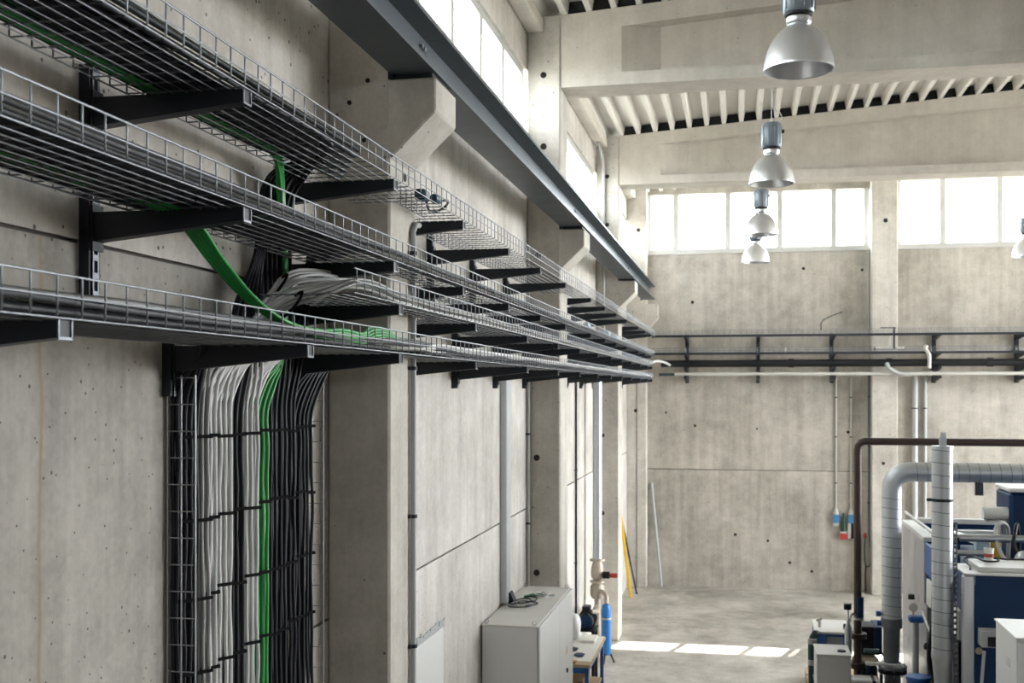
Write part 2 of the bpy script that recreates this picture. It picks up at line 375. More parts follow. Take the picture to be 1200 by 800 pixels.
# corner column and the columns of the back wall
c = empty('concrete_column', (-1.93, 21.4, 0), 'concrete corner column at the far left beside the rear windows', 'column', 'columns of the back wall')
build('shaft', B(XW, 21.4, 0, -1.75, YB - 0.001, BHEAD + 0.1), 'concrete_column', c, bevel=0.012)
build('corbel', MB().prism([(-1.80, CAM_H + 1.05), (-1.75, CAM_H + 1.08), (-1.535, CAM_H + 1.33), (-1.535, CAM_H + 1.60), (-1.80, CAM_H + 1.60)], 'Y', 21.402, YB - 0.002), 'concrete_column', c, bevel=0.008)
tie_hole(c, (-1.95, 21.4, CAM_H - 0.42), '-Y', 0.035); tie_hole(c, (-1.9, 21.4, CAM_H + 3.0), '-Y', 0.035)
build('groove', B(-1.935, 21.394, 0, -1.925, 21.4, 3.9), 'joint_seal', c)
for i, (x0, x1) in enumerate(BP):
    c = empty('concrete_column', ((x0 + x1) / 2, 21.4, 0), ['concrete column dividing the two rear window bands in view', 'concrete column of the back wall, next to the right of the window divider', 'concrete column of the back wall farthest to the right'][i], 'column', 'columns of the back wall')
    build('shaft', B(x0, 21.4, 0, x1, YB - 0.001, BHEAD + 0.25), 'concrete_column', c, bevel=0.012)
    tie_hole(c, (x0 + 0.24, 21.4, CAM_H + 3.05), '-Y', 0.04); tie_hole(c, (x0 + 0.2, 21.4, 2.4), '-Y', 0.03)
for (x, z) in ((-1.4, 3.3), (-0.85, 3.05), (0.3, 3.0), (1.95, 2.95), (1.15, 6.0), (2.2, 5.95), (-0.9, 5.4), (3.3, 3.0), (-0.1, 1.0), (0.9, 0.5), (1.3, 0.35), (0.5, 0.9)):
    tie_hole(wb, (x, YB, z), '-Y', random.uniform(0.018, 0.034))

# roof girders
def girder(ya, yb, label):
    gz = CAM_H + 3.03; c = empty('roof_girder', (XP, (ya + yb) / 2, gz), label, 'girder', 'concrete roof girders')
    mb = MB()
    def seg(xa, xb, za0, za1, zb0, zb1, ia=0, ib=0):   # z range at each end, y inset at each end
        mb.hexa([(xa, ya + ia, za0), (xb, ya + ib, zb0), (xb, yb - ib, zb0), (xa, yb - ia, za0), (xa, ya + ia, za1), (xb, ya + ib, zb1), (xb, yb - ib, zb1), (xa, yb - ia, za1)])
    T = lambda x: roof_z(x) - 0.004
    seg(XP + 0.004, -1.164, gz, T(XP), gz, T(-1.164))
    for xa, xb, ia, ib in ((-1.164, -0.786, 0, 0.18), (-0.786, RIDGE, 0.18, 0.18), (RIDGE, XR - 0.05, 0.18, 0.18)):
        seg(xa, xb, gz + 0.10, T(xa) - 0.15, gz + 0.10, T(xb) - 0.15, ia, ib)
        seg(xa, xb, gz, gz + 0.125, gz, gz + 0.125)
        seg(xa, xb, T(xa) - 0.19, T(xa), T(xb) - 0.19, T(xb))
    build('girder_body', mb, 'concrete_roof', c)
    mb = MB(); y0, y1 = ya + 0.04, ya + 0.10
    for xa, xb in ((XP, RIDGE), (RIDGE, XR - 0.05)):
        mb.hexa([(xa, y0, T(xa) + 0.001), (xb, y0, T(xb) + 0.001), (xb, y1, T(xb) + 0.001), (xa, y1, T(xa) + 0.001), (xa, y0, roof_z(xa) + 0.13), (xb, y0, roof_z(xb) + 0.13), (xb, y1, roof_z(xb) + 0.13), (xa, y1, roof_z(xa) + 0.13)])
    build('valley_shade_strip', mb, 'black', c)  # black strip in place of the shade in the open rib valleys
girder(11.22, 11.67, 'concrete roof girder nearest to camera, behind the largest hanging lamp')
girder(16.76, 17.21, 'concrete roof girder farther back, just above the rear windows')
# eave beams between the columns
for i, (y0, y1) in enumerate(((6.08, 11.19), (11.69, 16.73), (17.23, 21.39))):
    e = build('eave_beam', B(XW + 0.002, y0, CAM_H + 3.59, XW + 0.17, y1, CAM_H + 3.725), 'concrete_roof', bevel=0.01)
    tag(e, ['concrete eave beam above the left windows nearest to camera', 'concrete eave beam above the second left window band', 'concrete eave beam above left window band next to back wall'][i], 'beam', 'eave beams')

# crane runway: steel I-beams on the corbels
ends = [(0.15, 5.80), (5.804, 11.41), (11.414, 16.95), (16.954, 20.75)]
cl = ['dark steel crane beam section at top left, resting on nearest corbel', 'dark steel crane beam section between the nearest and second corbels', 'dark steel crane beam section between the second and third corbels', 'dark steel crane beam end section next to the back wall']
for i, (a, b) in enumerate(ends):
    z = CAM_H + 1.625; x0, x1 = -1.775, -1.535; xm = (x0 + x1) / 2
    c = empty('crane_beam', (xm, a, z), cl[i], 'beam', 'crane runway beams')
    build('i_section', MB().prism([(x0, z), (x1, z), (x1, z + 0.018), (xm + 0.007, z + 0.024), (xm + 0.007, z + 0.226), (x1, z + 0.232), (x1, z + 0.25), (x0, z + 0.25), (x0, z + 0.232), (xm - 0.007, z + 0.226), (xm - 0.007, z + 0.024), (x0, z + 0.018)], 'Y', a, b), 'crane_steel', c)
    build('crane_rail', B(xm - 0.025, a, z + 0.25, xm + 0.025, b, z + 0.285), 'crane_steel', c)
    if i < 3: build('bearing_plate', B(x0 + 0.02, b - 0.2, z - 0.026, x1 - 0.02, b + 0.16 if i < 3 else b, z - 0.001), 'arm_steel', c)
    for sy in (-0.05, -0.10):
        for zz in (0.07, 0.17):
            build('bolt', MB().cyl((xm + 0.007, b + sy, z + zz), (xm + 0.022, b + sy, z + zz), 0.011, 6), 'zinc', c)
    build('stop_bracket', B(x0 - 0.012, b - 0.22, z - 0.024, x0 + 0.012, b - 0.19, z + 0.10), 'arm_steel', c)

# ------------------------------------------------------------------ cable trays along the left wall
XO, XI = -1.54, -1.95
TZ = {'top': CAM_H + 0.955, 'mid': CAM_H + 0.58, 'third': CAM_H + 0.39, 'low': CAM_H + 0.163}
RW = 0.0027
def wire(mb, p, q, r=RW): mb.tube([p, q], r, 6, False)
def tray(name, y0, y1, z, label, cut=None, h=0.1):
    c = empty(name, (XO, y0, z), label, 'cable tray', 'wire cable trays along the left wall')
    outer, floor_, inner = MB(), MB(), MB()
    for zz in (z, z + h / 2, z + h): wire(outer, (XO, y0, zz), (XO, y1, zz), RW * (1.25 if zz > z + 0.07 else 1))
    notch = [(a - 0.05, b + 0.05) for a, b in COLS]
    def inner_x(y): return -1.735 if any(a <= y <= b for a, b in notch) else XI
    def has_inner(y): return not (cut and cut[0] <= y <= cut[1])
    y = y0 + 0.03
    while y < y1:
        xi = inner_x(y)
        outer.tube([(XO, y, z + h), (XO, y, z + 0.008), (XO - 0.008, y, z)], RW, 6, False)
        wire(floor_, (XO - 0.008, y, z), (xi, y, z))
        if has_inner(y): wire(inner, (xi, y, z), (xi, y, z + h))
        y += 0.1
    # lengthwise wires, broken at the notches and cut-outs
    marks = sorted({y0, y1} | {v for n in notch for v in n if y0 < v < y1} | ({v for v in cut if y0 < v < y1} if cut else set()))
    for a, b in zip(marks, marks[1:]):
        m = (a + b) / 2; xi = inner_x(m); x = XO - 0.05
        while x > xi - 0.001: wire(floor_, (x, a, z - 2 * RW), (x, b, z - 2 * RW), 0.0022); x -= 0.05
        if has_inner(m):
            for zz in (z, z + h / 2, z + h): wire(inner, (xi, a, zz), (xi, b, zz))
        else: wire(inner, (xi, a, z), (xi, b, z))
    for n, mb in (('outer_side', outer), ('tray_floor', floor_), ('inner_side', inner)):
        tag(build(n, mb, 'wire_zinc', c, smooth=60), kind='stuff')
tray('cable_tray', 0.5, 20.75, TZ['top'], 'topmost wire cable tray along the left wall, bright and empty toward the back', (4.35, 5.45))
tray('cable_tray', 0.5, 20.55, TZ['mid'], 'second wire cable tray from the top along the left wall', (4.15, 5.45))
tray('cable_tray', 4.36, 20.4, TZ['third'], 'wire cable tray packed with pale grey cables, starting beside the riser', (4.3, 5.4))
tray('cable_tray', 0.5, 20.4, TZ['low'], 'lowest wire cable tray along the left wall, holding the green cables', (4.1, 5.45))

def arm(c, y, zt, x_in=-2.078, x_out=-1.548):
    a = build('arm', MB().prism([(x_in, zt - 0.10), (x_out, zt - 0.045), (x_out, zt - 0.004), (x_in, zt - 0.004)], 'Y', y - 0.026, y + 0.026), 'arm_steel', c)
    build('end_cap', MB().box(x_out, y - 0.029, zt - 0.046, x_out + 0.004, y - 0.024, zt - 0.002).box(x_out, y + 0.024, zt - 0.046, x_out + 0.004, y + 0.029, zt - 0.002).box(x_out, y - 0.029, zt - 0.05, x_out + 0.004, y + 0.029, zt - 0.043), 'rail_zinc', a)
    build('foot_plate', B(-2.079, y - 0.032, zt - 0.13, -2.071, y + 0.032, zt + 0.02), 'arm_steel', a)
def rail(c, y, z0, z1):
    mb = MB().box(XW, y - 0.022, z0, XW + 0.004, y + 0.022, z1)
    for s in (-1, 1): mb.box(XW, min(y + s * 0.018, y + s * 0.022), z0, XW + 0.041, max(y + s * 0.018, y + s * 0.022), z1); mb.box(XW + 0.037, min(y + s * 0.011, y + s * 0.022), z0, XW + 0.041, max(y + s * 0.011, y + s * 0.022), z1)
    zz = z0
    while zz < z1: mb.box(XW + 0.036, y - 0.012, zz, XW + 0.041, y + 0.012, min(zz + 0.02, z1)); zz += 0.06
    build('rail', mb, 'rail_zinc', c)
    # dark blank side plates of the mounting shoe
    build('rail_cover', B(XW, y - 0.034, z0, XW + 0.036, y - 0.023, z1), 'arm_steel', c)
UP = [3.36, 4.94, 6.24, 7.52, 8.77, 10.06, 11.80, 13.07, 14.28, 15.6, 17.4, 18.7, 19.9]
LO = [2.37, 3.90, 5.02, 6.55, 8.2, 9.63, 10.98, 12.4, 13.7, 15.0, 16.3, 17.8, 19.2, 20.2]
for i, y in enumerate(UP):
    c = empty('wall_bracket', (XW, y, CAM_H + 0.4), 'dark cantilever bracket under the two upper cable trays, %s counting from camera' % ORD[i], 'bracket', 'brackets of the two upper trays')
    rail(c, y, CAM_H + (0.3 if i == 0 else 0.45), CAM_H + 1.06); arm(c, y, TZ['top']); arm(c, y, TZ['mid'])
for i, y in enumerate(LO):
    c = empty('wall_bracket', (XW, y, CAM_H), 'dark cantilever bracket under the lower cable trays, %s counting from camera' % ORD[i], 'bracket', 'brackets of the lower trays')
    rail(c, y, CAM_H - (0.03 if y < 5 else 0.0), CAM_H + (0.2 if y < 4.5 else 0.42)); arm(c, y, TZ['low'])
    if y > 4.5: arm(c, y, TZ['third'])

# ------------------------------------------------------------------ vertical riser with cable bundles
RY0, RY1, RXO = 3.885, 5.20, -1.995
c = empty('cable_riser', (-2.1, 4.55, 0.05), 'upright wire cable riser on the left wall, full of tied cable bundles', 'cable riser')
zt = CAM_H + 0.05
for nm, y in (('side_mesh', RY0), ('side_mesh', RY1)):
    mb = MB()
    for x in (-2.108, -2.052, RXO): wire(mb, (x, y, 0.05), (x, y, zt), RW * (1.5 if x == RXO else 1.1))
    z = 0.1
    while z < zt: wire(mb, (-2.108, y, z), (RXO, y, z)); z += 0.1
    tag(build(nm, mb, 'zinc', c, smooth=60), kind='stuff')
mb = MB(); z = 0.1
while z < zt: wire(mb, (-2.110, RY0, z), (-2.110, RY1, z)); z += 0.1
y = RY0 + 0.1
while y < RY1: wire(mb, (-2.107, y, 0.05), (-2.107, y, zt)); y += 0.1
tag(build('back_mesh', mb, 'zinc', c, smooth=60), kind='stuff')

CR = 0.0080
def jit(a): return random.uniform(-a, a)
def cable(name, pts, mat, label, group, r=CR, n=8, seg=5):
    o = build(name, MB().tube(catmull(pts, seg), r, n), mat, smooth=50); return tag(o, label, 'cable', group)
def riser_pts(x, y, ztop):
    pts = []; z = 0.06
    while z < ztop - 0.1:
        k = ((z - (CAM_H - 1.07)) % 0.3) / 0.3; loose = 1.0 if 0.25 < k < 0.75 else 0.25
        pts.append((x + jit(0.005) * loose, y + jit(0.007) * loose, z)); z += 0.15
    return pts
BY = [4.005, 4.066, 4.2, 4.31, 4.451, 4.556, 4.647, 4.751, 4.859, 4.971, 5.067]
BK = ['grey', 'white', 'white', 'black', 'white', 'green', 'black', 'black', 'black', 'black', 'black']
BN = [5, 5, 5, 5, 5, 4, 5, 5, 5, 5, 4]
bund = ['nearest bundle, behind the riser side mesh', 'leftmost white bundle of the riser', 'second white bundle of the riser', 'narrow black bundle between white bundles', 'white bundle next to the green cables', 'green riser bundle',
        'black bundle just right of the green cables', 'second black bundle right of the green cables', 'third black bundle right of the green cables', 'fourth black bundle right of the green cables', 'last black bundle at the far riser side']
cz = CAM_H
def along(ya, yb, x, z, dx=0.006, dz=0.002, step=0.55):
    pts = []; n = max(1, int(abs(yb - ya) / step))
    for i in range(n + 1): pts.append((x + jit(dx), ya + (yb - ya) * i / n, z + abs(jit(dz))))
    return pts
tslot = lslot = mslot = slot3 = 0
FRONT, PITCH, ROWS = -2.004, 0.0195, 2
N3 = 4 * 5 * ROWS - 1
for b in range(11):
    k, y, n = BK[b], BY[b], BN[b]
    mat = {'grey': 'cable_pale', 'white': 'cable_white', 'black': 'cable_black', 'green': 'cable_green'}[k]
    for row in range(ROWS):
      for j in range(n):
        m_ = mat
        x = FRONT - 0.0135 * (n - 1 - j) - 0.017 * row; yy = y - 0.0205 * (n - 1 - j) + 0.006 * row + jit(0.003)
        if b == 0 and j < 3: m_ = 'cable_black'
        adj = {'cable_white': 'light grey', 'cable_pale': 'grey', 'cable_black': 'black', 'cable_green': 'bright green'}[m_]
        lab = '%s cable, %s from the left, in the %s' % (adj, ORD[j], bund[b]) if row == 0 else '%s cable of the rear layer in the %s' % (adj, bund[b])
        grp = bund[b] + (', black cables' if (b == 0 and j < 3) else '')
        pts = riser_pts(x, yy, cz - 0.1)
        xs = min(x + 0.02, -1.985)
        if m_ in ('cable_white', 'cable_pale') and row == 0 and j > 1:           # arch out over the lowest tray into the third tray
            t = min(1.0, slot3 / 10.0); slot3 += 1; L = lambda p, q: p + (q - p) * t
            zt3 = TZ['third'] + 0.011 + 0.017 * (slot3 % 3)
            pts += [(x, yy, cz - 0.06), (x + 0.006, yy + 0.03, cz + 0.05), (min(-1.972, x + 0.03), L(4.27, 4.47), cz + L(0.19, 0.34)),
                    (L(-1.83, -1.93) + jit(0.006), L(4.31, 4.56), cz + L(0.315, 0.48) + jit(0.006)), (L(-1.68, -1.87), L(4.38, 4.85), cz + L(0.385, 0.53) + jit(0.007)),
                    (L(-1.585, -1.79), L(4.56, 5.15), zt3 + L(0.03, 0.07))]
            xt = L(-1.56, -1.715)
            pts += [(xt, L(5.0, 5.5), zt3 + 0.012)] + along(5.75, 20.2, xt, zt3, 0.006, 0.012)
        elif k == 'green':
            o_ = 0.008 * (j + 4 * row) * 0.5
            pts += [(x, yy, cz - 0.10), (x + 0.012, yy + 0.06, cz + 0.02), (-1.985 - o_, yy + 0.16, cz + 0.14), (-1.975 - o_, yy + 0.18, cz + 0.5),
                    (-1.97 - o_, yy + 0.13, cz + 0.85), (-1.93, yy - 0.02, cz + 0.965), (-1.88 + o_, yy - 0.3, cz + 0.972)] + along(3.9, 0.5, -1.88 + 0.018 * j, TZ['top'] + 0.012 + 0.018 * row, 0.008)
        elif b in (6, 7):                                  # up to the top tray, then toward the camera
            tslot += 1; xt = -1.565 - 0.0165 * tslot
            pts += [(x, yy, cz - 0.08), (x + 0.008, yy + 0.02, cz + 0.06), (min(x + 0.015, -1.98), yy + 0.03, cz + 0.3), (min(x + 0.015, -1.98), yy + 0.02, cz + 0.7), (min(x + 0.02, -1.975), yy + 0.04, cz + 0.86), (min(x + 0.06, -1.92), yy + 0.08, cz + 0.955),
                    ((xt - 1.9) / 2, yy - 0.05, cz + 0.985)] + along(4.2, 0.5, xt, TZ['top'] + 0.012 + 0.012 * (j % 2), 0.008)
        elif b == 0:                                       # into the lowest tray, toward the camera
            mslot += 1; xt = -1.70 - 0.012 * mslot
            pts += [(x, yy, cz - 0.14), (x + 0.01, yy, cz - 0.02), (-1.985, yy - 0.03, cz + 0.10), (-1.92, yy - 0.14, cz + 0.18)] + along(3.4, 0.5, xt, TZ['low'] + 0.037, 0.006)
        elif b in (3, 8):                               # up to the second tray, then toward the camera
            mslot += 1; xt = -1.58 - 0.012 * mslot
            pts += [(x, yy, cz - 0.06), (x + 0.01, yy + 0.05, cz + 0.1), (xs, yy + 0.12, cz + 0.35), (-1.975, yy + 0.12, cz + 0.52), (-1.92, yy + 0.04, cz + 0.60), ((xt - 1.9) / 2, yy - 0.25, cz + 0.605)] + along(3.7, 0.5, xt, TZ['mid'] + 0.012 + 0.015 * (mslot % 2), 0.008)
        elif k == 'white':                                 # second row: low tray, toward the back wall
            lslot += 1; xt = -1.565 - 0.0095 * (lslot % 16)
            pts += [(x, yy, cz - 0.12), (x + 0.012, yy + 0.05, cz + 0.0), (-1.985, yy + 0.14, cz + 0.11), (-1.92, yy + 0.32, cz + 0.18), (-1.78, yy + 0.6, cz + 0.20), (max(xt, -1.72), 5.45, cz + 0.20)] + along(5.75, 20.2, xt, TZ['low'] + 0.030 + 0.017 * (lslot % 3), 0.006)
        else:                                              # over into the lowest tray, toward the back wall
            lslot += 1; xt = -1.565 - 0.0095 * (lslot % 16)
            pts += [(x, yy, cz - 0.12), (x + 0.02, yy + 0.08, cz + 0.02), (-1.97, yy + 0.20, cz + 0.12), (-1.90, min(yy + 0.32, 5.36), cz + 0.175), (-1.78, min(yy + 0.42, 5.46), cz + 0.185), (max(xt, -1.72), 5.75, cz + 0.18)] + along(6.1, 20.2, xt, TZ['low'] + 0.01 + 0.016 * (lslot % 2), 0.006)
        cable('riser_cable', pts, m_, lab, grp)
    # black cable ties around the bundle
    for ri, rz in enumerate((-0.19, -0.49, -0.79, -1.07)):
        z = cz + rz + jit(0.012); h = 0.0065
        dv = Vector((0.0135, 0.0205)).normalized(); nv = Vector((dv.y, -dv.x)); mid = Vector((FRONT - 0.0135 * (n - 1) / 2 - 0.007, y - 0.0205 * (n - 1) / 2 + 0.003))
        hl = 0.0245 * (n - 1) / 2 + 0.0125; hw = 0.0185
        def quad(g): return [mid + dv * (a * (hl + g)) + nv * (c_ * (hw + g)) for a, c_ in ((-1, -1), (1, -1), (1, 1), (-1, 1))]
        vi, vo_ = quad(0), quad(0.003)
        mb = MB().add([(p.x, p.y, zz) for zz in (z - h, z + h) for q in (vi, vo_) for p in q],
                      [(4 + a, 4 + (a + 1) % 4, 12 + (a + 1) % 4, 12 + a) for a in range(4)] + [(a, 8 + a, 8 + (a + 1) % 4, (a + 1) % 4) for a in range(4)]
                      + [(8 + a, 12 + a, 12 + (a + 1) % 4, 8 + (a + 1) % 4) for a in range(4)] + [(a, (a + 1) % 4, 4 + (a + 1) % 4, 4 + a) for a in range(4)])
        tag(build('cable_tie', mb, 'tie_black'), 'black tie in the %s row, on the %s' % (ORD[ri], bund[b]), 'cable tie', 'cable ties on the riser bundles')

for row in range(3):
    for j in range(2):
        x = -2.0775 - 0.0175 * j; y = 3.905 + 0.022 * row
        cable('riser_cable', riser_pts(x, y, cz - 0.1) + [(x, y, cz - 0.12), (x + 0.01, y, cz + 0.0), (-1.985, y - 0.03, cz + 0.11), (-1.92, y - 0.14, cz + 0.185)] + along(3.3, 0.5, -1.85 - 0.015 * j, TZ['low'] + 0.04 + 0.015 * row, 0.006), 'cable_black', 'black cable against the wall at the near end of the riser', 'black cables at the near riser end')
# cables lying in the trays
for i in range(14):
    x = -1.57 - 0.026 * i
    cable('tray_cable', along(0.5, 4.5 + 0.05 * i, x, TZ['top'] + 0.013 + 0.03 + 0.018 * (i % 2), 0.008), 'cable_black', 'thick black cable in near part of topmost tray, %s from the outer side' % ORD[i], 'black cables in the topmost tray', r=0.011)
for i in range(12):
    x = -1.565 - 0.029 * i
    cable('tray_cable', along(0.5, 4.6 + 0.03 * i, x, TZ['mid'] + 0.016, 0.006), 'cable_black', 'thick black cable in near part of second tray, %s from the outer side' % ORD[i], 'black cables in the near part of the second tray', r=0.011)
for i in range(13):
    x = -1.565 - 0.0275 * i
    cable('tray_cable', along(0.5, 4.9, x, TZ['low'] + 0.015, 0.006), 'cable_black', 'thick black cable in near part of lowest tray, %s from the outer side' % ORD[i], 'black cables in the near part of the lowest tray', r=0.011)
for i in range(7):
    x = -1.57 - 0.021 * i; m = (i + 1) % 3
    cable('tray_cable', along(0.5, 20.3, x, TZ['mid'] + 0.042 + 0.02 * (i % 2), 0.006, 0.008), 'cable_grey' if m else 'cable_pale',
          ('dark' if m else 'pale') + ' grey cable along the whole second tray, %s from its outer side' % ORD[i], 'dark cables in the second tray' if m else 'pale cables in the second tray', r=0.009)
for i in range(7):
    x = -1.565 - 0.02 * i; m = (i + 1) % 2
    cable('tray_cable', along(0.5, 20.2, x, TZ['low'] + 0.036 + 0.012 * (i % 3), 0.007, 0.012), 'cable_grey' if m else 'cable_pale',
          ('dark' if m else 'pale') + ' grey cable along the whole lowest tray, %s from its outer side' % ORD[i], 'dark cables in the lowest tray' if m else 'pale cables in the lowest tray', r=0.009)
for i in range(5):        # green bundle dropping from the second tray into the lowest one
    o = 0.016 * i; r = 0.008
    pts = along(0.5, 2.9, -1.86 + o, TZ['mid'] + 0.014, 0.008) + [(-1.85 + o, 3.25, cz + 0.592), (-1.82 + o, 3.44, cz + 0.545), (-1.775 + o * 0.8, 3.55, cz + 0.44), (-1.70 + o * 0.6, 3.66, cz + 0.32),
          (-1.64 + o * 0.5, 3.80, cz + 0.245), (-1.598 + o * 0.35, 4.02, cz + 0.205 + 0.004 * i), (-1.575 + o * 0.2, 4.3, cz + 0.19 + 0.011 * i), (-1.572, 4.55, cz + 0.19 + 0.010 * i),
          (-1.60 - 0.01 * i, 4.85, cz + 0.225 + 0.012 * i), (-1.63 - 0.01 * i, 5.15, cz + 0.235 + 0.012 * i), (-1.66 - 0.008 * i, 5.5, cz + 0.21 + 0.008 * i), (-1.68, 5.9, cz + 0.195), (-1.69, 6.4, cz + 0.19)]
    cable('loose_cable', pts, 'cable_green', 'green cable dropping from second tray into lowest tray, %s from the wall' % ORD[i], 'green cables dropping between the trays', r=r)
# ties on the arching pale cables
for (p, lab) in (((-1.93, 4.50, cz + 0.435), 'black cable tie on the upper arching pale cables'), ((-1.80, 4.345, cz + 0.345), 'black cable tie on the lower arching pale cables')):
    x, y, z = p
    mb = MB(); ring = [(x + 0.075 * math.cos(a) * 0.5 - 0.05 * math.sin(a), y + 0.07 * math.sin(a), z + 0.05 * math.cos(a) + 0.0) for a in [2 * math.pi * i / 16 for i in range(17)]]
    mb.tube(ring, 0.006, 6); tag(build('cable_tie', mb, 'tie_black', smooth=50), lab, 'cable tie', 'cable ties on the arching cables')
# dark blue plug and lead resting on the topmost tray
c = empty('cable_plug', (-1.62, 5.85, TZ['top']), 'dark blue plug with coiled lead lying on the topmost tray', 'plug')
z = TZ['top'] + 0.005
build('plug_body', MB().lathe([(0.0, 0), (0.02, 0.0), (0.026, 0.02), (0.026, 0.07), (0.018, 0.09), (0.014, 0.13), (0, 0.13)], (-1.62, 5.85, z + 0.065), 14, 'Y'), 'dark_blue_plastic', c, smooth=40)
build('socket_body', B(-1.66, 5.62, z + 0.02, -1.60, 5.72, z + 0.075), 'dark_blue_plastic', c, bevel=0.008)
build('lead', MB().tube(catmull([(-1.62, 5.97, z + 0.065), (-1.60, 6.08, z + 0.085), (-1.64, 6.15, z + 0.06), (-1.68, 6.05, z + 0.02), (-1.66, 5.9, z + 0.012), (-1.63, 5.74, z + 0.04)], 6), 0.007, 8), 'cable_black', c, smooth=50)
for i, (y, x) in enumerate(((11.9, -1.62), (13.6, -1.60), (14.9, -1.64))):
    o = build('plastic_sleeve', MB().lathe([(0.0, 0), (0.035, 0.0), (0.04, 0.03), (0.038, 0.2), (0.03, 0.24), (0, 0.24)], (x, y, TZ['mid'] + 0.085), 14, 'Y'), 'pale_blue', smooth=40)
    tag(o, 'pale blue sleeve on the second tray, %s of three counting from camera' % ORD[i], 'sleeve', 'pale blue sleeves on the second tray')

# ------------------------------------------------------------------ conduits and pipes on the left wall
def conduit(name, path, r, mat, label, cat='conduit', clamps=(), face='X', n=12, curve=0):
    c = empty(name, path[0] if path[0][2] < path[-1][2] else path[-1], label, cat)
    build('tube', MB().tube(catmull(path, curve) if curve else path, r, n), mat, c, smooth=50)
    for p in clamps:
        x, y, z = p
        mb = MB().lathe([(r + 0.0005, -0.010), (r + 0.006, -0.010), (r + 0.006, 0.010), (r + 0.0005, 0.010)], p, 14)
        if face == 'X': mb.box(x - r - 0.003, y - r - 0.020, z - 0.009, x - r * 0.2, y - r - 0.004, z + 0.009)
        else: mb.box(x - 0.01, y + r * 0.2, z - 0.009, x + 0.01, y + r + 0.003, z + 0.009)
        build('clamp', mb, 'arm_steel', c)
    return c
xc, yc = XP + 0.021, 5.945
conduit('conduit', [(xc, yc, 0.1), (xc, yc, cz + 0.80), (xc - 0.006, yc + 0.01, cz + 0.86), (XP + 0.018, yc + 0.06, cz + 0.905), (XP + 0.018, yc + 0.12, cz + 0.91)], 0.0165, 'pvc_grey', 'grey conduit clipped to the nearest concrete column', clamps=[(xc, yc, z) for z in (0.6, 1.5, 2.35, 3.06, cz + 0.11, cz + 0.74)])
conduit('conduit', [(-2.098, 11.165, 0.1), (-2.098, 11.165, 5.2)], 0.016, 'pvc_white', 'pale conduit in the corner behind the grey cabinet', clamps=[(-2.098, 11.165, z) for z in (2.4, 3.3)])
conduit('conduit', [(-2.0, 16.70, cz + 0.4), (-2.0, 16.70, cz + 3.2), (-2.0, 16.66, cz + 3.35), (-2.02, 16.55, cz + 3.5), (-2.03, 16.3, cz + 3.56)], 0.022, 'pvc_grey', 'grey conduit rising beside third column up to roof', clamps=[(-2.0, 16.70, cz + 2.2)], face='Y')
conduit('conduit', [(-2.095, 14.5, 0.6), (-2.095, 14.5, cz + 0.1)], 0.016, 'black', 'thin black conduit on wall left of tall wall duct', clamps=[(-2.095, 14.5, z) for z in (1.5, 2.7)])
# steel trunking behind the cabinet
c = empty('cable_trunking', (-2.09, 10.0, 1.83), 'galvanised steel trunking running from the lowest tray down to the grey cabinet', 'trunking')
build('trunk_body', B(XW + 0.001, 9.9, 1.825, -2.064, 10.09, cz + 0.14), 'zinc', c, bevel=0.003)
build('trunk_lid', B(-2.0635, 9.905, 1.83, -2.060, 10.085, cz + 0.14), 'duct_zinc', c)
# spiral duct with valve set beside the third column
c = empty('wall_duct', (-1.95, 15.56, 1.4), 'slim galvanised spiral duct hanging from the lowest tray beside third column', 'duct')
build('duct_tube', MB().cyl((-1.95, 15.56, 1.40), (-1.95, 15.56, cz + 0.15), 0.065, 20), 'duct_zinc', c, smooth=50)
z = 1.45
while z < cz + 0.08:
    build('seam', MB().lathe([(0.064, -0.004), (0.069, -0.004), (0.069, 0.004), (0.064, 0.004)], (-1.95, 15.56, z), 18), 'zinc', c); z += 0.105
c = empty('valve_set', (-1.93, 15.56, 0.3), 'beige cast valve with red lever under the slim wall duct', 'valve')
build('flange', MB().lathe([(0, 0), (0.105, 0), (0.105, 0.03), (0, 0.03)], (-1.95, 15.56, 1.368), 20), 'cast_beige', c, smooth=40)
build('valve_body', MB().lathe([(0, 0), (0.055, 0), (0.085, 0.05), (0.092, 0.12), (0.08, 0.2), (0.06, 0.27), (0, 0.27)], (-1.95, 15.56, 1.098), 20), 'cast_beige', c, smooth=40)
build('flange', MB().lathe([(0, 0), (0.10, 0), (0.10, 0.028), (0, 0.028)], (-1.95, 15.56, 1.068), 20), 'cast_beige', c, smooth=40)
build('strainer', MB().lathe([(0, 0), (0.07, 0), (0.10, 0.05), (0.10, 0.17), (0.06, 0.22), (0, 0.22)], (-1.95, 15.56, 0.845), 20), 'cast_beige', c, smooth=40)
build('drop_pipe', MB().cyl((-1.95, 15.56, 0.02), (-1.95, 15.56, 0.86), 0.045, 16), 'cast_beige', c, smooth=50)
build('actuator', MB().lathe([(0, 0), (0.05, 0), (0.05, 0.09), (0, 0.09)], (-1.865, 15.52, 1.18), 16, 'X'), 'black', c, smooth=40)
build('lever', B(-1.775, 15.49, 1.15, -1.66, 15.55, 1.21), 'red', c, bevel=0.01)
build('side_pipe', MB().tube(catmull([(-1.95, 15.52, 0.95), (-1.86, 15.45, 0.96), (-1.81, 15.42, 0.90), (-1.807, 15.4, 0.815)], 5), 0.03, 12), 'cast_beige', c, smooth=50)
c = empty('filter_cylinder', (-1.807, 15.4, 0.0), 'bright blue upright filter cylinder on legs beside third column', 'filter')
build('cylinder', MB().lathe([(0, 0), (0.05, 0), (0.066, 0.03), (0.068, 0.62), (0.055, 0.68), (0.02, 0.70), (0, 0.70)], (-1.807, 15.4, 0.11), 24), 'filter_blue', c, smooth=40)
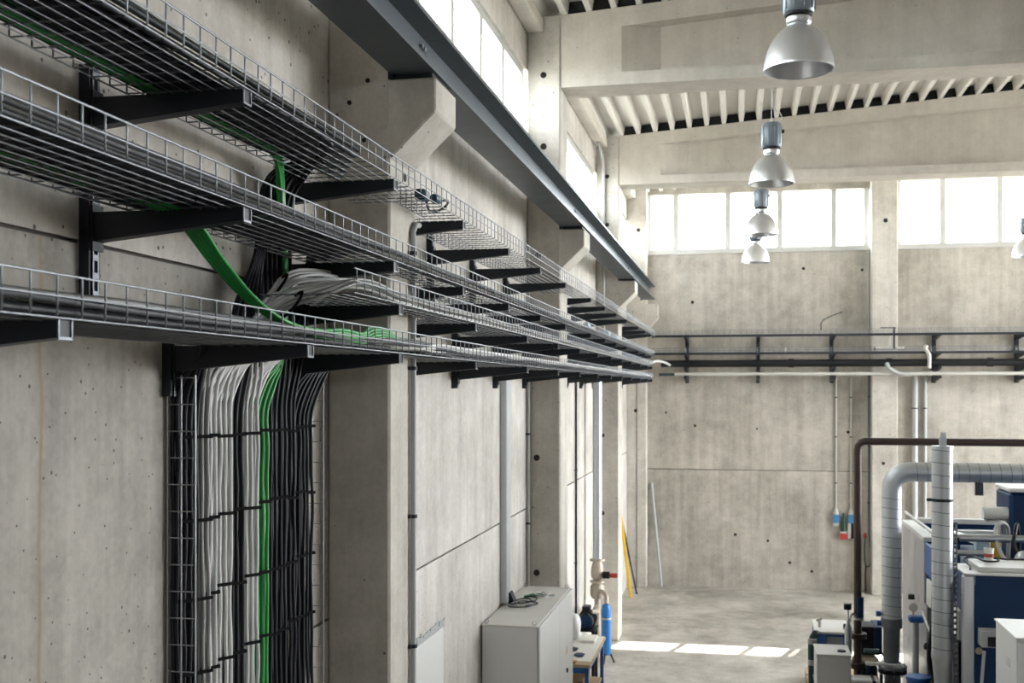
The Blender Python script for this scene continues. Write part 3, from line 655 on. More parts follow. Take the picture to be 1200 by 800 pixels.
build('band', MB().lathe([(0.067, 0), (0.072, 0), (0.072, 0.02), (0.067, 0.02)], (-1.807, 15.4, 0.60), 24), 'pvc_white', c, smooth=40)
for a in (0.3, 2.4, 4.5): build('leg', MB().tube([(-1.807 + 0.05 * math.cos(a), 15.4 + 0.05 * math.sin(a), 0.14), (-1.807 + 0.11 * math.cos(a), 15.4 + 0.11 * math.sin(a), 0.0)], 0.012, 8), 'black', c)
# pump at the wall and bag
c = empty('wall_pump', (-1.95, 14.2, 0), 'dark pump motor on a stand by the wall beyond the workbench', 'pump')
build('motor', MB().lathe([(0, 0), (0.09, 0), (0.105, 0.04), (0.105, 0.26), (0.08, 0.32), (0, 0.32)], (-1.92, 14.1, 0.82), 18, 'Y'), 'black', c, smooth=40)
build('fan_cover', MB().lathe([(0, -0.02), (0.05, -0.02), (0.085, -0.005), (0.085, 0.0), (0, 0.0)], (-1.92, 14.098, 0.82), 18, 'Y'), 'navy', c, smooth=40)
for i in range(5): build('fin', MB().lathe([(0.100, 0), (0.118, 0), (0.118, 0.012), (0.100, 0.012)], (-1.92, 14.16 + i * 0.045, 0.82), 18, 'Y'), 'black', c)
build('terminal_box', B(-1.97, 14.15, 0.92, -1.87, 14.3, 1.0), 'black', c, bevel=0.006)
build('suction_pipe', MB().tube(catmull([(-1.86, 14.2, 0.93), (-1.80, 14.4, 0.90), (-1.86, 14.8, 0.88), (-1.95, 15.2, 0.75), (-1.95, 15.45, 0.6)], 6), 0.028, 10), 'cast_beige', c, smooth=50)
build('stand', MB().box(-2.08, 14.08, 0, -2.04, 14.12, 0.7).box(-1.84, 14.08, 0, -1.80, 14.12, 0.7).box(-2.08, 14.36, 0, -2.04, 14.4, 0.7).box(-1.84, 14.36, 0, -1.80, 14.4, 0.7).box(-2.09, 14.06, 0.7, -1.79, 14.42, 0.715), 'black', c)
def lump(c, sx, sy, sz, seed, n=14, m=10):
    rnd = random.Random(seed); ph = [rnd.uniform(0, 6.28) for _ in range(6)]
    mb = MB(); vs = []
    for i in range(m + 1):
        t = math.pi * i / m
        for k in range(n):
            a = 2 * math.pi * k / n; q = 1 + 0.10 * math.sin(3 * a + ph[0] + 2 * t) + 0.07 * math.sin(5 * a + ph[1]) * math.sin(2 * t + ph[2])
            sgn = lambda v, e: math.copysign(abs(v) ** e, v)
            vs.append((c[0] + sx * q * sgn(math.sin(t), 0.7) * math.cos(a), c[1] + sy * q * sgn(math.sin(t), 0.7) * math.sin(a), c[2] + sz - sz * math.cos(t)))
    return mb.add(vs, [(i * n + k, i * n + (k + 1) % n, (i + 1) * n + (k + 1) % n, (i + 1) * n + k) for i in range(m) for k in range(n)])
o = build('plastic_bag', lump((-1.93, 13.18, 0.805), 0.085, 0.10, 0.15, 3), 'plastic_bag', smooth=60); tag(o, 'crumpled white bag standing on the workbench beside the grey cabinet', 'bag')

# ------------------------------------------------------------------ grey floor cabinet and the things on it
c = empty('electrical_cabinet', (-1.86, 10.05, 0), 'large grey two-door electrical cabinet on the floor by the left wall', 'cabinet')
CX0, CX1, CY0, CY1, CT = -2.105, -1.64, 9.12, 10.97, 1.80
build('body', B(CX0, CY0, 0.1, CX1, CY1, CT - 0.012), 'cabinet_grey', c, bevel=0.004)
build('plinth', B(CX0 + 0.02, CY0 + 0.02, 0, CX1 - 0.03, CY1 - 0.02, 0.099), 'black', c)
build('top_plate', B(CX0 - 0.004, CY0 - 0.006, CT - 0.011, CX1 + 0.002, CY1 + 0.004, CT + 0.004), 'cabinet_top', c, bevel=0.003)
for i, (a, b) in enumerate(((CY0 + 0.006, 10.145), (10.151, CY1 - 0.006))):
    d = build('door', B(CX1 + 0.004, a, 0.115, CX1 + 0.024, b, CT - 0.004), 'cabinet_grey', c, bevel=0.004)
    if i:
        build('lock', MB().lathe([(0, 0), (0.022, 0), (0.020, 0.012), (0, 0.012)], (CX1 + 0.024, a + 0.42, 1.09), 14, 'X'), 'black', d)
        build('warning_sign', MB().prism([(a + 0.385, 1.245), (a + 0.475, 1.245), (a + 0.43, 1.33)], 'X', CX1 + 0.0245, CX1 + 0.026), 'yellow', d)
        build('lightning_mark', MB().prism([(a + 0.424, 1.262), (a + 0.436, 1.285), (a + 0.428, 1.287), (a + 0.437, 1.308), (a + 0.421, 1.283), (a + 0.43, 1.281)], 'X', CX1 + 0.0262, CX1 + 0.027), 'black', d)
for (x, y) in ((CX0 + 0.03, CY0 + 0.04), (CX1 - 0.03, CY0 + 0.04), (CX0 + 0.03, CY1 - 0.05), (CX1 - 0.03, CY1 - 0.05)):
    build('lifting_eye', MB().tube([(x + 0.016 * math.cos(a), y, CT + 0.022 + 0.016 * math.sin(a)) for a in [2 * math.pi * i / 12 for i in range(13)]], 0.0045, 6).cyl((x, y, CT + 0.003), (x, y, CT + 0.008), 0.014, 10), 'zinc', c)
z = CT + 0.005
o = build('clamp_block', MB().hexa([(-2.06, 10.0, z), (-2.0, 10.0, z), (-2.0, 10.12, z), (-2.06, 10.12, z), (-2.09, 10.0, z + 0.09), (-2.05, 10.0, z + 0.11), (-2.05, 10.12, z + 0.11), (-2.09, 10.12, z + 0.09)]), 'black', bevel=0.006); tag(o, 'black plug block leaning on the cabinet top by the wall', 'plug')
o = build('paper_scrap', MB().prism([(-2.09, 9.90), (-2.06, 9.86), (-2.04, 9.97), (-2.09, 9.99)], 'Z', z, z + 0.006), 'paper'); tag(o, 'small white paper scrap on the cabinet top next to the plug block', 'paper')
rr = random.Random(5)
for nm, mat, cx, cy, lab in (('cable_scrap', 'cable_black', -1.90, 10.06, 'tangled black cable scraps on the cabinet top'), ('cable_scrap', 'cable_grey', -1.93, 9.93, 'loose grey cable end lying on the cabinet top'), ('cable_scrap', 'cable_white', -1.84, 10.42, 'pale cable scrap at the far end of the cabinet top')):
    pts = []; a = rr.uniform(0, 6)
    for i in range(12): a += rr.uniform(0.5, 1.3); q = rr.uniform(0.05, 0.12); pts.append((cx + q * math.cos(a), cy + 1.5 * q * math.sin(a), z + 0.008 + 0.003 * i))
    tag(build(nm, MB().tube(catmull(pts, 5), 0.0065, 7), mat, smooth=50), lab, 'cable')
c = empty('hand_tool', (-1.9, 10.4, z), 'green handled tool lying on the cabinet top', 'tool')
build('handle', MB().tube(catmull([(-1.97, 10.30, z + 0.016), (-1.90, 10.40, z + 0.02), (-1.82, 10.42, z + 0.018)], 5), 0.014, 10), 'green_plastic', c, smooth=50)
build('blade', MB().hexa([(-1.82, 10.41, z + 0.006), (-1.72, 10.47, z + 0.006), (-1.72, 10.49, z + 0.006), (-1.82, 10.44, z + 0.006), (-1.82, 10.41, z + 0.022), (-1.72, 10.47, z + 0.014), (-1.72, 10.49, z + 0.014), (-1.82, 10.44, z + 0.022)]), 'zinc', c)

# workbench beyond the cabinet
c = empty('workbench', (-1.84, 12.7, 0), 'small workbench with blue steel legs and pale top beyond the grey cabinet', 'table')
build('table_top', B(-2.1, 11.98, 0.765, -1.58, 13.4, 0.80), 'wood', c, bevel=0.004)
build('table_mat', B(-2.09, 12.12, 0.8005, -1.59, 13.39, 0.804), 'paper', c)
for (x, y) in ((-2.08, 12.0), (-1.64, 12.0), (-2.08, 13.34), (-1.64, 13.34)): build('leg', B(x, y, 0, x + 0.04, y + 0.04, 0.764), 'blue', c)
build('apron', MB().box(-2.08, 12.005, 0.70, -1.60, 12.03, 0.764).box(-1.625, 12.04, 0.70, -1.605, 13.34, 0.764), 'blue', c)
build('shelf', B(-2.07, 12.04, 0.30, -1.62, 13.36, 0.325), 'wood', c)
o = build('cardboard_box', B(-2.03, 12.15, 0.326, -1.68, 12.75, 0.58), 'cardboard', bevel=0.004); tag(o, 'brown cardboard box on the lower shelf of the workbench', 'box')
o = build('paper_stack', B(-1.84, 12.98, 0.805, -1.66, 13.32, 0.835), 'paper', bevel=0.004); tag(o, 'white stack of papers at the far end of the workbench', 'paper')
for i, (x, y, lab) in enumerate(((-1.86, 12.62, 'black glove lying flat in the middle of the workbench'), (-1.75, 12.36, 'small dark rag near the front edge of the workbench'))):
    tag(build('work_glove' if i == 0 else 'rag', lump((x, y, 0.805), 0.06, 0.09, 0.012, 11 + i, 12, 6), 'black' if i == 0 else 'navy', smooth=60), lab, 'glove' if i == 0 else 'rag')
tag(build('wood_offcut', B(-1.95, 12.0, 0.8045, -1.74, 12.1, 0.822), 'orange', bevel=0.003), 'orange brown wood offcut at the near edge of the workbench', 'wood')

# leaning bars in the far corner
o = build('yellow_bar', MB().hexa([(-1.96, 20.25, 0.0), (-1.91, 20.25, 0.0), (-1.91, 20.29, 0), (-1.96, 20.29, 0), (-2.115, 19.95, 1.55), (-2.065, 19.95, 1.55), (-2.065, 19.99, 1.55), (-2.115, 19.99, 1.55)]), 'yellow', bevel=0.004); tag(o, 'yellow bar leaning on the left wall behind third column', 'bar')
o = build('steel_rod', MB().tube([(-1.86, 20.6, 0.012), (-2.09, 20.2, 1.4)], 0.016, 8), 'arm_steel', smooth=50); tag(o, 'dark rod leaning next to the yellow bar', 'rod')
o = build('steel_pole', MB().tube([(-1.47, 21.45, 0.015), (-1.672, 21.672, 1.95)], 0.024, 10), 'pvc_grey', smooth=50); tag(o, 'grey steel pole leaning on the back wall in far left corner', 'pole')
o = build('steel_pole', MB().tube([(-1.49, 21.5, 0.01), (-1.62, 21.682, 1.42)], 0.014, 8), 'pvc_grey', smooth=50); tag(o, 'shorter thin pole leaning beside the grey steel pole', 'pole')

# ------------------------------------------------------------------ services along the back wall
BZ = {'top': cz + 0.985, 'mid': cz + 0.66}
def back_tray(x0, x1, z, label):
    c = empty('cable_tray', (x0, 21.1, z), label, 'cable tray', 'wire cable trays along the back wall')
    a, b, h = 20.98, 21.34, 0.085; side, flo, ins = MB(), MB(), MB()
    for zz in (z, z + h / 2, z + h): side.tube([(x0, a, zz), (x1, a, zz)], 0.003, 6, False); ins.tube([(x0, b, zz), (x1, b, zz)], 0.003, 6, False)
    x = x0 + 0.02
    while x < x1: wire(side, (x, a, z), (x, a, z + h)); wire(ins, (x, b, z), (x, b, z + h)); wire(flo, (x, a, z), (x, b, z)); x += 0.1
    y = a + 0.05
    while y < b: wire(flo, (x0, y, z), (x1, y, z)); y += 0.05
    for n, mb in (('outer_side', side), ('tray_floor', flo), ('inner_side', ins)): tag(build(n, mb, 'wire_zinc', c), kind='stuff')
    build('edge_angle', MB().prism([(20.972, z - 0.045), (20.976, z - 0.045), (20.976, z - 0.006), (21.02, z - 0.006), (21.02, z - 0.002), (20.972, z - 0.002)], 'X', x0, x1), 'arm_steel', c)
back_tray(-1.62, 7.0, BZ['top'], 'upper wire cable tray running along the back wall')
back_tray(-1.62, 7.0, BZ['mid'], 'lower wire cable tray running along the back wall')
for i, x in enumerate((-1.0, 0.32, 1.65, 3.45, 4.86, 6.3)):
    c = empty('wall_bracket', (x, 21.6, cz + 0.1), 'dark upright bracket on the back wall, %s counting from the left' % ORD[i], 'bracket', 'brackets on the back wall')
    build('rail', B(x - 0.033, 21.62, cz + 0.10, x + 0.033, YB - 0.001, cz + 1.02), 'arm_steel', c)
    for zt in (BZ['top'], BZ['mid'], cz + 0.40, cz + 0.235):
        build('arm', MB().prism([(20.98, zt - 0.05), (20.98, zt - 0.006), (21.62, zt - 0.006), (21.62, zt - 0.11)], 'X', x - 0.026, x + 0.026), 'arm_steel', c)
def pipe_x(name, x0, x1, y, z, r, mat, label, bands=()):
    c = empty(name, (x0, y, z), label, 'pipe')
    build('tube', MB().cyl((x0, y, z), (x1, y, z), r, 16), mat, c, smooth=50)
    for xb_ in bands: build('coupling', MB().cyl((xb_ - 0.05, y, z), (xb_ + 0.05, y, z), r * 1.22, 16), mat, c, smooth=50)
pipe_x('black_pipe', -1.45, 7.0, 21.10, cz + 0.40 + 0.062, 0.066, 'black', 'thick black pipe along the back wall under both trays', (0.9, 2.6, 4.3))
pipe_x('black_pipe', -1.45, 7.0, 21.30, cz + 0.40 + 0.036, 0.04, 'navy', 'thinner dark pipe behind the thick black pipe on back wall')
pipe_x('grey_pipe', -1.2, 7.0, 21.06, cz + 0.235 + 0.03, 0.030, 'pvc_white', 'pale pipe running along the back wall below the black pipes', (1.4, 2.1, 2.75, 3.3, 3.6))
pipe_x('dark_pipe', -1.5, 7.0, 21.2, cz + 0.235 + 0.026, 0.026, 'teal_hose', 'dark green pipe behind the pale pipe on the back wall')
# loose white tails at the corner and a white strap over the pipes
cable('cable_tail', [(-1.62, 20.2, cz + 0.43), (-1.58, 20.45, cz + 0.46), (-1.50, 20.65, cz + 0.50), (-1.35, 20.9, cz + 0.47), (-1.27, 20.93, cz + 0.42)], 'cable_white', 'pale cable tail hanging at the corner of left and rear trays', None, r=0.022)
c = empty('pipe_strap', (3.24, 20.95, cz + 0.3), 'white plastic strap hanging over the black pipes on the back wall', 'strap')
build('strap_band', MB().tube(catmull([(3.22, 20.97, cz + 0.76), (3.2, 20.96, cz + 0.70), (3.26, 20.955, cz + 0.60), (3.26, 20.955, cz + 0.36)], 5), 0.032, 8), 'pvc_white', c, smooth=50)
o = build('junction_cover', B(2.35, 20.99, cz + 0.70, 2.85, 21.2, cz + 0.745), 'pvc_white', bevel=0.01); tag(o, 'white cover lying on the lower rear tray at the column', 'cover')
o = build('pipe_elbow', MB().tube(catmull([(2.55, 21.02, cz + 0.45), (2.6, 20.98, cz + 0.35), (2.75, 20.99, cz + 0.27), (2.95, 21.0, cz + 0.25)], 6), 0.036, 12), 'pvc_grey', smooth=50); tag(o, 'white pipe elbow below the black pipes at the rear column', 'pipe')
c = empty('tray_drop', (2.62, 21.0, cz + 0.7), 'small dark frame linking the rear trays in front of column', 'frame')
build('side_bar', B(2.66, 20.985, cz + 0.70, 2.69, 21.0, cz + 1.08), 'arm_steel', c); build('side_bar', B(2.60, 20.985, cz + 0.72, 2.615, 21.0, cz + 1.08), 'pvc_white', c); build('top_bar', B(2.44, 20.985, cz + 1.075, 2.70, 21.0, cz + 1.09), 'arm_steel', c)
# vertical conduits and the sockets they feed
def vconduit(x, z0, z1, r, mat, label, y=21.68): return conduit('conduit', [(x, y, z0), (x, y, z1)], r, mat, label, clamps=[(x, y, z0 + (z1 - z0) * t) for t in (0.2, 0.55, 0.85)], face='Y')
vconduit(1.735, 1.52, cz + 0.2, 0.017, 'pvc_white', 'pale conduit down the back wall to the left blue socket box')
vconduit(2.0, 1.52, cz + 0.2, 0.017, 'pvc_white', 'pale conduit down the back wall to the right blue socket box')
vconduit(2.318, 1.05, cz + 0.3, 0.018, 'rail_zinc', 'dark conduit down the back wall beside the column')
vconduit(3.12, 0.1, cz + 0.22, 0.05, 'pvc_grey', 'wide pale pipe down the back wall right of the column', y=21.645)
vconduit(3.30, 0.1, cz + 0.22, 0.03, 'pvc_grey', 'narrow pale pipe down the back wall right of the column', y=21.665)
conduit('conduit', [(2.31, 21.69, cz + 1.1), (2.31, 21.69, cz + 2.55)], 0.01, 'pvc_white', 'thin pale conduit from the rear tray up to the window', face='Y')
conduit('cable_lead', [(1.42, 20.99, cz + 1.05), (1.44, 21.2, cz + 1.2), (1.6, 21.6, cz + 1.32), (1.85, 21.69, cz + 1.42)], 0.008, 'cable_black', 'thin black lead curling up above the upper rear tray', 'cable', curve=6)
def socket_box(x, z0, label, tall):
    c = empty('socket_box', (x, 21.6, z0), label, 'socket', 'sockets on the back wall')
    build('housing', B(x - 0.06, 21.62, z0 + 0.14, x + 0.06, YB - 0.001, z0 + 0.30), 'socket_blue', c, bevel=0.008)
    build('cable_gland', MB().lathe([(0, 0), (0.05, 0), (0.03, 0.08), (0.02, 0.10), (0, 0.10)], (x, 21.66, z0 + 0.30), 12), 'pvc_white', c, smooth=40)
    if tall:
        build('flap', B(x - 0.06, 21.63, z0 - 0.14, x - 0.005, YB - 0.002, z0 + 0.138), 'pvc_white', c, bevel=0.006); build('flap', B(x, 21.63, z0 - 0.14, x + 0.058, YB - 0.002, z0 + 0.138), 'black', c, bevel=0.006)
    else: build('flap', B(x - 0.055, 21.64, z0 + 0.08, x + 0.055, YB - 0.002, z0 + 0.138), 'pvc_white', c, bevel=0.006)
socket_box(1.735, 1.13, 'blue and white socket box on the back wall, left one', False)
socket_box(2.0, 1.13, 'blue and white socket box on the back wall, right one', True)
c = empty('power_plug', (1.87, 21.64, 0.95), 'dark green plug with red foot between the blue socket boxes', 'plug')
build('plug_body', MB().lathe([(0, 0), (0.05, 0), (0.05, 0.1), (0.03, 0.2), (0.012, 0.34), (0, 0.34)], (1.865, 21.645, 1.12), 14), 'dark_green', c, smooth=40)
build('plug_collar', B(1.805, 21.60, 1.085, 1.925, 21.69, 1.118), 'pvc_white', c, bevel=0.004)
build('plug_foot', B(1.80, 21.605, 0.97, 1.93, 21.69, 1.083), 'red', c, bevel=0.01)
c = empty('cable_loop', (2.31, 21.6, 0.05), 'dark cable loop hanging below a red fitting beside rear column', 'cable')
build('fitting', MB().lathe([(0, 0), (0.025, 0), (0.03, 0.05), (0.015, 0.10), (0, 0.10)], (2.25, 21.66, 1.0), 10), 'red', c, smooth=40)
build('loop', MB().tube(catmull([(2.25, 21.66, 1.0), (2.24, 21.65, 0.7), (2.27, 21.65, 0.48), (2.33, 21.655, 0.5), (2.345, 21.66, 0.75), (2.325, 21.67, 1.05)], 6), 0.012, 8), 'teal_hose', c, smooth=50)
build('tail', MB().tube(catmull([(2.265, 21.665, 0.5), (2.255, 21.67, 0.3), (2.26, 21.67, 0.02)], 5), 0.014, 8), 'brown_pipe', c, smooth=50)

# ------------------------------------------------------------------ hanging lamps
def lamp(x, y, z, label):
    c = empty('pendant_lamp', (x, y, z), label, 'lamp', 'industrial pendant lamps')
    prof = [(0.225, 0), (0.229, 0.004), (0.222, 0.06), (0.205, 0.125), (0.178, 0.185), (0.14, 0.238), (0.10, 0.272), (0.078, 0.288), (0.070, 0.30)]
    inn = [(r - 0.006, h - 0.002 if h > 0.01 else 0.0) for r, h in reversed(prof)]
    build('reflector', MB().lathe([(0, 0.30)] + [(0.07, 0.30)] + list(reversed(prof))[1:] + [(0.219, 0.0)] + [(r - 0.007, h) for r, h in prof[2:]] + [(0, 0.296)], (x, y, z), 48), 'lamp_alu', c, smooth=35)
    build('rim', MB().lathe([(0.219, -0.004), (0.231, -0.004), (0.231, 0.008), (0.226, 0.008)], (x, y, z), 48), 'lamp_alu', c, smooth=35)
    build('neck', MB().lathe([(0, 0), (0.074, 0), (0.082, 0.01), (0.082, 0.04), (0.07, 0.05), (0, 0.05)], (x, y, z + 0.30), 24), 'lamp_alu', c, smooth=35)
    build('vent_ring', MB().lathe([(0, 0), (0.085, 0), (0.09, 0.006), (0.09, 0.022), (0, 0.022)], (x, y, z + 0.35), 24), 'black', c, smooth=35)
    h = build('housing', MB().lathe([(0, 0), (0.094, 0), (0.102, 0.012), (0.104, 0.18), (0.100, 0.225), (0.088, 0.245), (0, 0.245)], (x, y, z + 0.372), 28), 'lamp_housing', c, smooth=35)
    for i in range(10):
        a = 2 * math.pi * i / 10
        p = Vector((x + 0.104 * math.cos(a), y + 0.104 * math.sin(a), z + 0.39)); build('fin', MB().tube([p, p + Vector((0, 0, 0.18))], 0.006, 6), 'lamp_housing', h)
    build('cable_entry', MB().cyl((x + 0.095, y, z + 0.53), (x + 0.128, y, z + 0.53), 0.02, 10), 'black', h)
    build('bulb', MB().lathe([(0, 0), (0.03, 0.01), (0.045, 0.05), (0.04, 0.10), (0.022, 0.15), (0.02, 0.2), (0, 0.2)], (x, y, z + 0.09), 18), 'bulb_glass', c, smooth=60)
    zt = roof_z(x) + 0.0
    build('hook', MB().tube([(x + 0.014 * math.sin(a), y, z + 0.632 + 0.016 - 0.016 * math.cos(a)) for a in [2 * math.pi * i / 10 for i in range(11)]], 0.004, 6), 'zinc', c)
    build('suspension_wire', MB().cyl((x, y, z + 0.655), (x, y, zt + 0.05), 0.004, 6), 'zinc', c)
    build('power_cord', MB().tube(catmull([(x + 0.05, y, z + 0.61), (x + 0.10, y, z + 0.65), (x + 0.085, y, z + 0.72), (x + 0.03, y, z + 0.76), (x + 0.006, y, z + 0.85), (x + 0.006, y, zt + 0.05)], 5), 0.0055, 6), 'pvc_white', c, smooth=50)
lz = cz + 2.1
lamp(0.375, 7.66, lz, 'largest aluminium pendant lamp, nearest to camera')
lamp(0.31, 11.85, lz, 'second aluminium pendant lamp in the row, below the largest one')
lamp(0.275, 15.77, lz, 'third aluminium pendant lamp in the row, before the rear window')
lamp(0.244, 19.2, lz, 'smallest aluminium pendant lamp, lowest and farthest in the row')
lamp(4.47, 19.2, lz, 'aluminium pendant lamp cut by the right edge of the picture')

# ------------------------------------------------------------------ machine and plant on the right
def spiral_duct(name, path, r, label, seams=0.105, skip=()):
    c = empty(name, path[0], label, 'duct', 'galvanised ducts at the machine')
    build('duct_tube', MB().tube(path, r, 28), 'duct_zinc', c, smooth=35)
    for p, q in zip(path, path[1:]):
        p, q = Vector(p), Vector(q); d = (q - p); L = d.length; d.normalize()
        if L < 0.3: continue
        t = 0.05
        while t < L - 0.02:
            m = p + d * t; tilt = Vector((0.18, 0.05, 0.12)); dd = (d + tilt * 0.6 - d * d.dot(tilt) * 0.6).normalized()
            mb = MB().tube([m - dd * 0.003, m + dd * 0.003], r * 1.018, 28); build('seam', mb, 'rail_zinc', c); t += seams
    return c
D1x, D1y = 1.60, 12.76
c = spiral_duct('spiral_duct', [(D1x, D1y, 1.26), (D1x, D1y, 2.66), (D1x + 0.012, D1y, 2.74), (D1x + 0.06, D1y, 2.815), (D1x + 0.13, D1y, 2.855), (D1x + 0.2, D1y, 2.86), (6.5, D1y, 2.86)], 0.104, 'galvanised spiral duct with bend, left of the machine')
build('collar', MB().cyl((D1x, D1y, 1.18), (D1x, D1y, 1.28), 0.113, 24), 'rail_zinc', c, smooth=35)
build('reducer', MB().lathe([(0, 0), (0.078, 0), (0.085, 0.06), (0.088, 0.36), (0.105, 0.40), (0, 0.40)], (D1x, D1y, 0.80), 24), 'rail_zinc', c, smooth=35)
build('flange', MB().lathe([(0, 0), (0.15, 0), (0.15, 0.03), (0, 0.03)], (D1x + 0.01, D1y, 0.735), 24), 'rail_zinc', c, smooth=35)
build('flange', MB().lathe([(0, 0), (0.15, 0), (0.15, 0.03), (0, 0.03)], (D1x + 0.01, D1y, 0.69), 24), 'black', c, smooth=35)
build('lower_pipe', MB().cyl((D1x + 0.01, D1y, 0.0), (D1x + 0.01, D1y, 0.69), 0.085, 20), 'rail_zinc', c, smooth=35)
for a in range(8): build('bolt', MB().cyl((D1x + 0.01 + 0.125 * math.cos(a * 0.785), D1y + 0.125 * math.sin(a * 0.785), 0.66), (D1x + 0.01 + 0.125 * math.cos(a * 0.785), D1y + 0.125 * math.sin(a * 0.785), 0.79), 0.009, 6), 'zinc', c)
build('hanger', B(2.45, D1y - 0.02, 2.62, 2.53, D1y + 0.02, 2.76), 'crane_steel', c)
for p in ((-0.13, 1.32), (-0.12, 1.22)): build('side_valve', MB().lathe([(0, 0), (0.03, 0), (0.03, 0.05), (0, 0.05)], (D1x + p[0] - 0.03, D1y, p[1]), 12, 'X'), 'blue', c, smooth=40)
D2x, D2y = 1.68, 10.12
c = spiral_duct('spiral_duct', [(D2x, D2y, 1.5), (D2x, D2y, 3.255)], 0.085, 'upright galvanised spiral duct standing in front of the machine corner')
build('duct_cap', MB().cyl((D2x, D2y, 3.255), (D2x, D2y, 3.272), 0.09, 24), 'duct_zinc', c, smooth=35)
build('lifting_tab', MB().box(D2x - 0.025, D2y - 0.008, 3.272, D2x + 0.035, D2y + 0.008, 3.35).box(D2x - 0.012, D2y - 0.008, 3.35, D2x + 0.028, D2y + 0.008, 3.385), 'duct_zinc', c)
build('clamp', MB().cyl((D2x, D2y, 2.80), (D2x, D2y, 2.825), 0.092, 24).box(D2x - 0.125, D2y - 0.012, 2.80, D2x - 0.085, D2y + 0.012, 2.825), 'arm_steel', c)
build('reducer', MB().lathe([(0, 0), (0.055, 0), (0.082, 0.30), (0.088, 0.32), (0.088, 0.36), (0, 0.36)], (D2x, D2y, 1.15), 24), 'duct_zinc', c, smooth=35)
build('stand_pipe', MB().cyl((D2x, D2y, 0), (D2x, D2y, 1.15), 0.055, 18), 'rail_zinc', c, smooth=35)
# perforated strut beside the upright duct
c = empty('perforated_strut', (1.785, 10.16, 0), 'perforated steel strut standing right behind the upright duct', 'strut')
mb = MB().box(1.772, 10.14, 0, 1.778, 10.18, 2.62).box(1.800, 10.14, 0, 1.806, 10.18, 2.62); z = 0.0
while z < 2.6: mb.box(1.778, 10.14, z, 1.800, 10.146, z + 0.022); z += 0.05
build('strut_profile', mb, 'rail_zinc', c)
# brown steam pipe
c = empty('brown_pipe', (1.29, 13.2, 0), 'dark brown pipe bending over the machine toward the right', 'pipe')
build('tube', MB().tube([(1.29, 13.2, 0.0), (1.29, 13.2, 3.07), (1.30, 13.2, 3.115), (1.325, 13.2, 3.15), (1.37, 13.2, 3.165), (6.5, 13.2, 3.165)], 0.043, 16), 'brown_pipe', c, smooth=40)
for z in (0.62, 0.95): build('flange', MB().lathe([(0, 0), (0.10, 0), (0.10, 0.025), (0.05, 0.025), (0.05, 0.035), (0.10, 0.035), (0.10, 0.06), (0, 0.06)], (1.29, 13.2, z), 20), 'brown_pipe', c, smooth=35)
build('blue_sleeve', MB().cyl((1.315, 13.17, 1.16), (1.315, 13.17, 1.42), 0.038, 14), 'navy', c, smooth=40)
build('sleeve_band', MB().cyl((1.30, 13.17, 1.165), (1.30, 13.17, 1.19), 0.055, 14), 'zinc', c, smooth=40)

# the machine: steel-clad rear half, navy front half
MX, MY0, MY1, MT = 1.86, 9.95, 13.83, 2.225
MXR = 6.2
c = empty('production_machine', (3.4, 11.9, 0), 'large machine with steel side panels and navy front at the right', 'machine')
build('steel_core', B(MX + 0.03, 12.28, 0.05, MXR, MY1 - 0.01, 2.02), 'navy', c)
build('navy_core', B(MX + 0.03, MY0 + 0.01, 0.05, MXR, 12.27, MT - 0.10), 'navy', c)
for (a, b) in ((13.30, MY1), (12.95, 13.295), (12.82, 12.945), (12.28, 12.815)): build('side_panel', B(MX, a, 0.08, MX + 0.029, b, MT - 0.05), 'machine_steel', c, bevel=0.004)
build('top_rail', B(MX - 0.01, 12.27, MT - 0.05, MX + 0.12, MY1 + 0.01, MT), 'white_paint', c, bevel=0.006)
build('rear_rail', B(MX + 0.12, MY1 - 0.08, MT - 0.03, MXR, MY1, MT + 0.03), 'white_paint', c, bevel=0.006)
build('rear_beam', B(MX + 0.12, MY1 - 0.075, MT - 0.16, MXR, MY1 - 0.01, MT - 0.031), 'navy', c)
build('cross_rail', B(MX + 0.125, 13.1, MT - 0.06, MXR, 13.16, MT - 0.02), 'white_paint', c); build('cross_beam', B(MX + 0.125, 13.1, MT - 0.18, MXR, 13.16, MT - 0.061), 'navy', c)
build('blue_panel', B(MX, 10.75, MT - 0.36, MX + 0.029, 12.24, MT - 0.055), 'blue', c, bevel=0.004)
build('white_panel', B(MX - 0.006, 10.4, MT - 0.66, MX + 0.029, 12.1, MT - 0.40), 'white_paint', c, bevel=0.006)
build('recess_shade_panel', B(MX, 10.4, 0.6, MX + 0.029, 12.0, MT - 0.68), 'black', c)  # flush black sheet standing in for the shade inside the machine openings
build('low_panel', B(MX - 0.004, 10.4, 0.08, MX + 0.029, 12.2, 0.58), 'machine_steel', c)
build('post', B(MX - 0.01, 12.06, 0.08, MX + 0.029, 12.26, MT - 0.68), 'machine_steel', c, bevel=0.005)
build('corner_post', B(MX - 0.045, MY0, 0.0, MX + 0.055, MY0 + 0.09, MT - 0.02), 'machine_steel', c, bevel=0.015)
build('front_panel', B(MX + 0.056, MY0, 0.08, MXR, MY0 + 0.009, MT - 0.02), 'navy', c)
build('top_edge', B(MX - 0.04, MY0 - 0.012, MT - 0.019, MXR, 10.5, MT - 0.002), 'white_paint', c, bevel=0.004)
t = build('control_box', B(1.93, 9.80, 1.64, 2.16, 9.949, 1.775), 'pvc_grey', c, bevel=0.006); build('screen', B(1.98, 9.796, 1.65, 2.15, 9.80, 1.73), 'black', t)
t = build('emergency_stop', MB().lathe([(0, 0), (0.022, 0), (0.03, -0.03), (0, -0.03)], (1.935, 9.949, 1.585), 14, 'Y'), 'brass', c, smooth=40)
build('prop_rod', MB().cyl((1.965, 9.86, 1.60), (1.90, 9.80, 0.9), 0.014, 10), 'zinc', c, smooth=40)
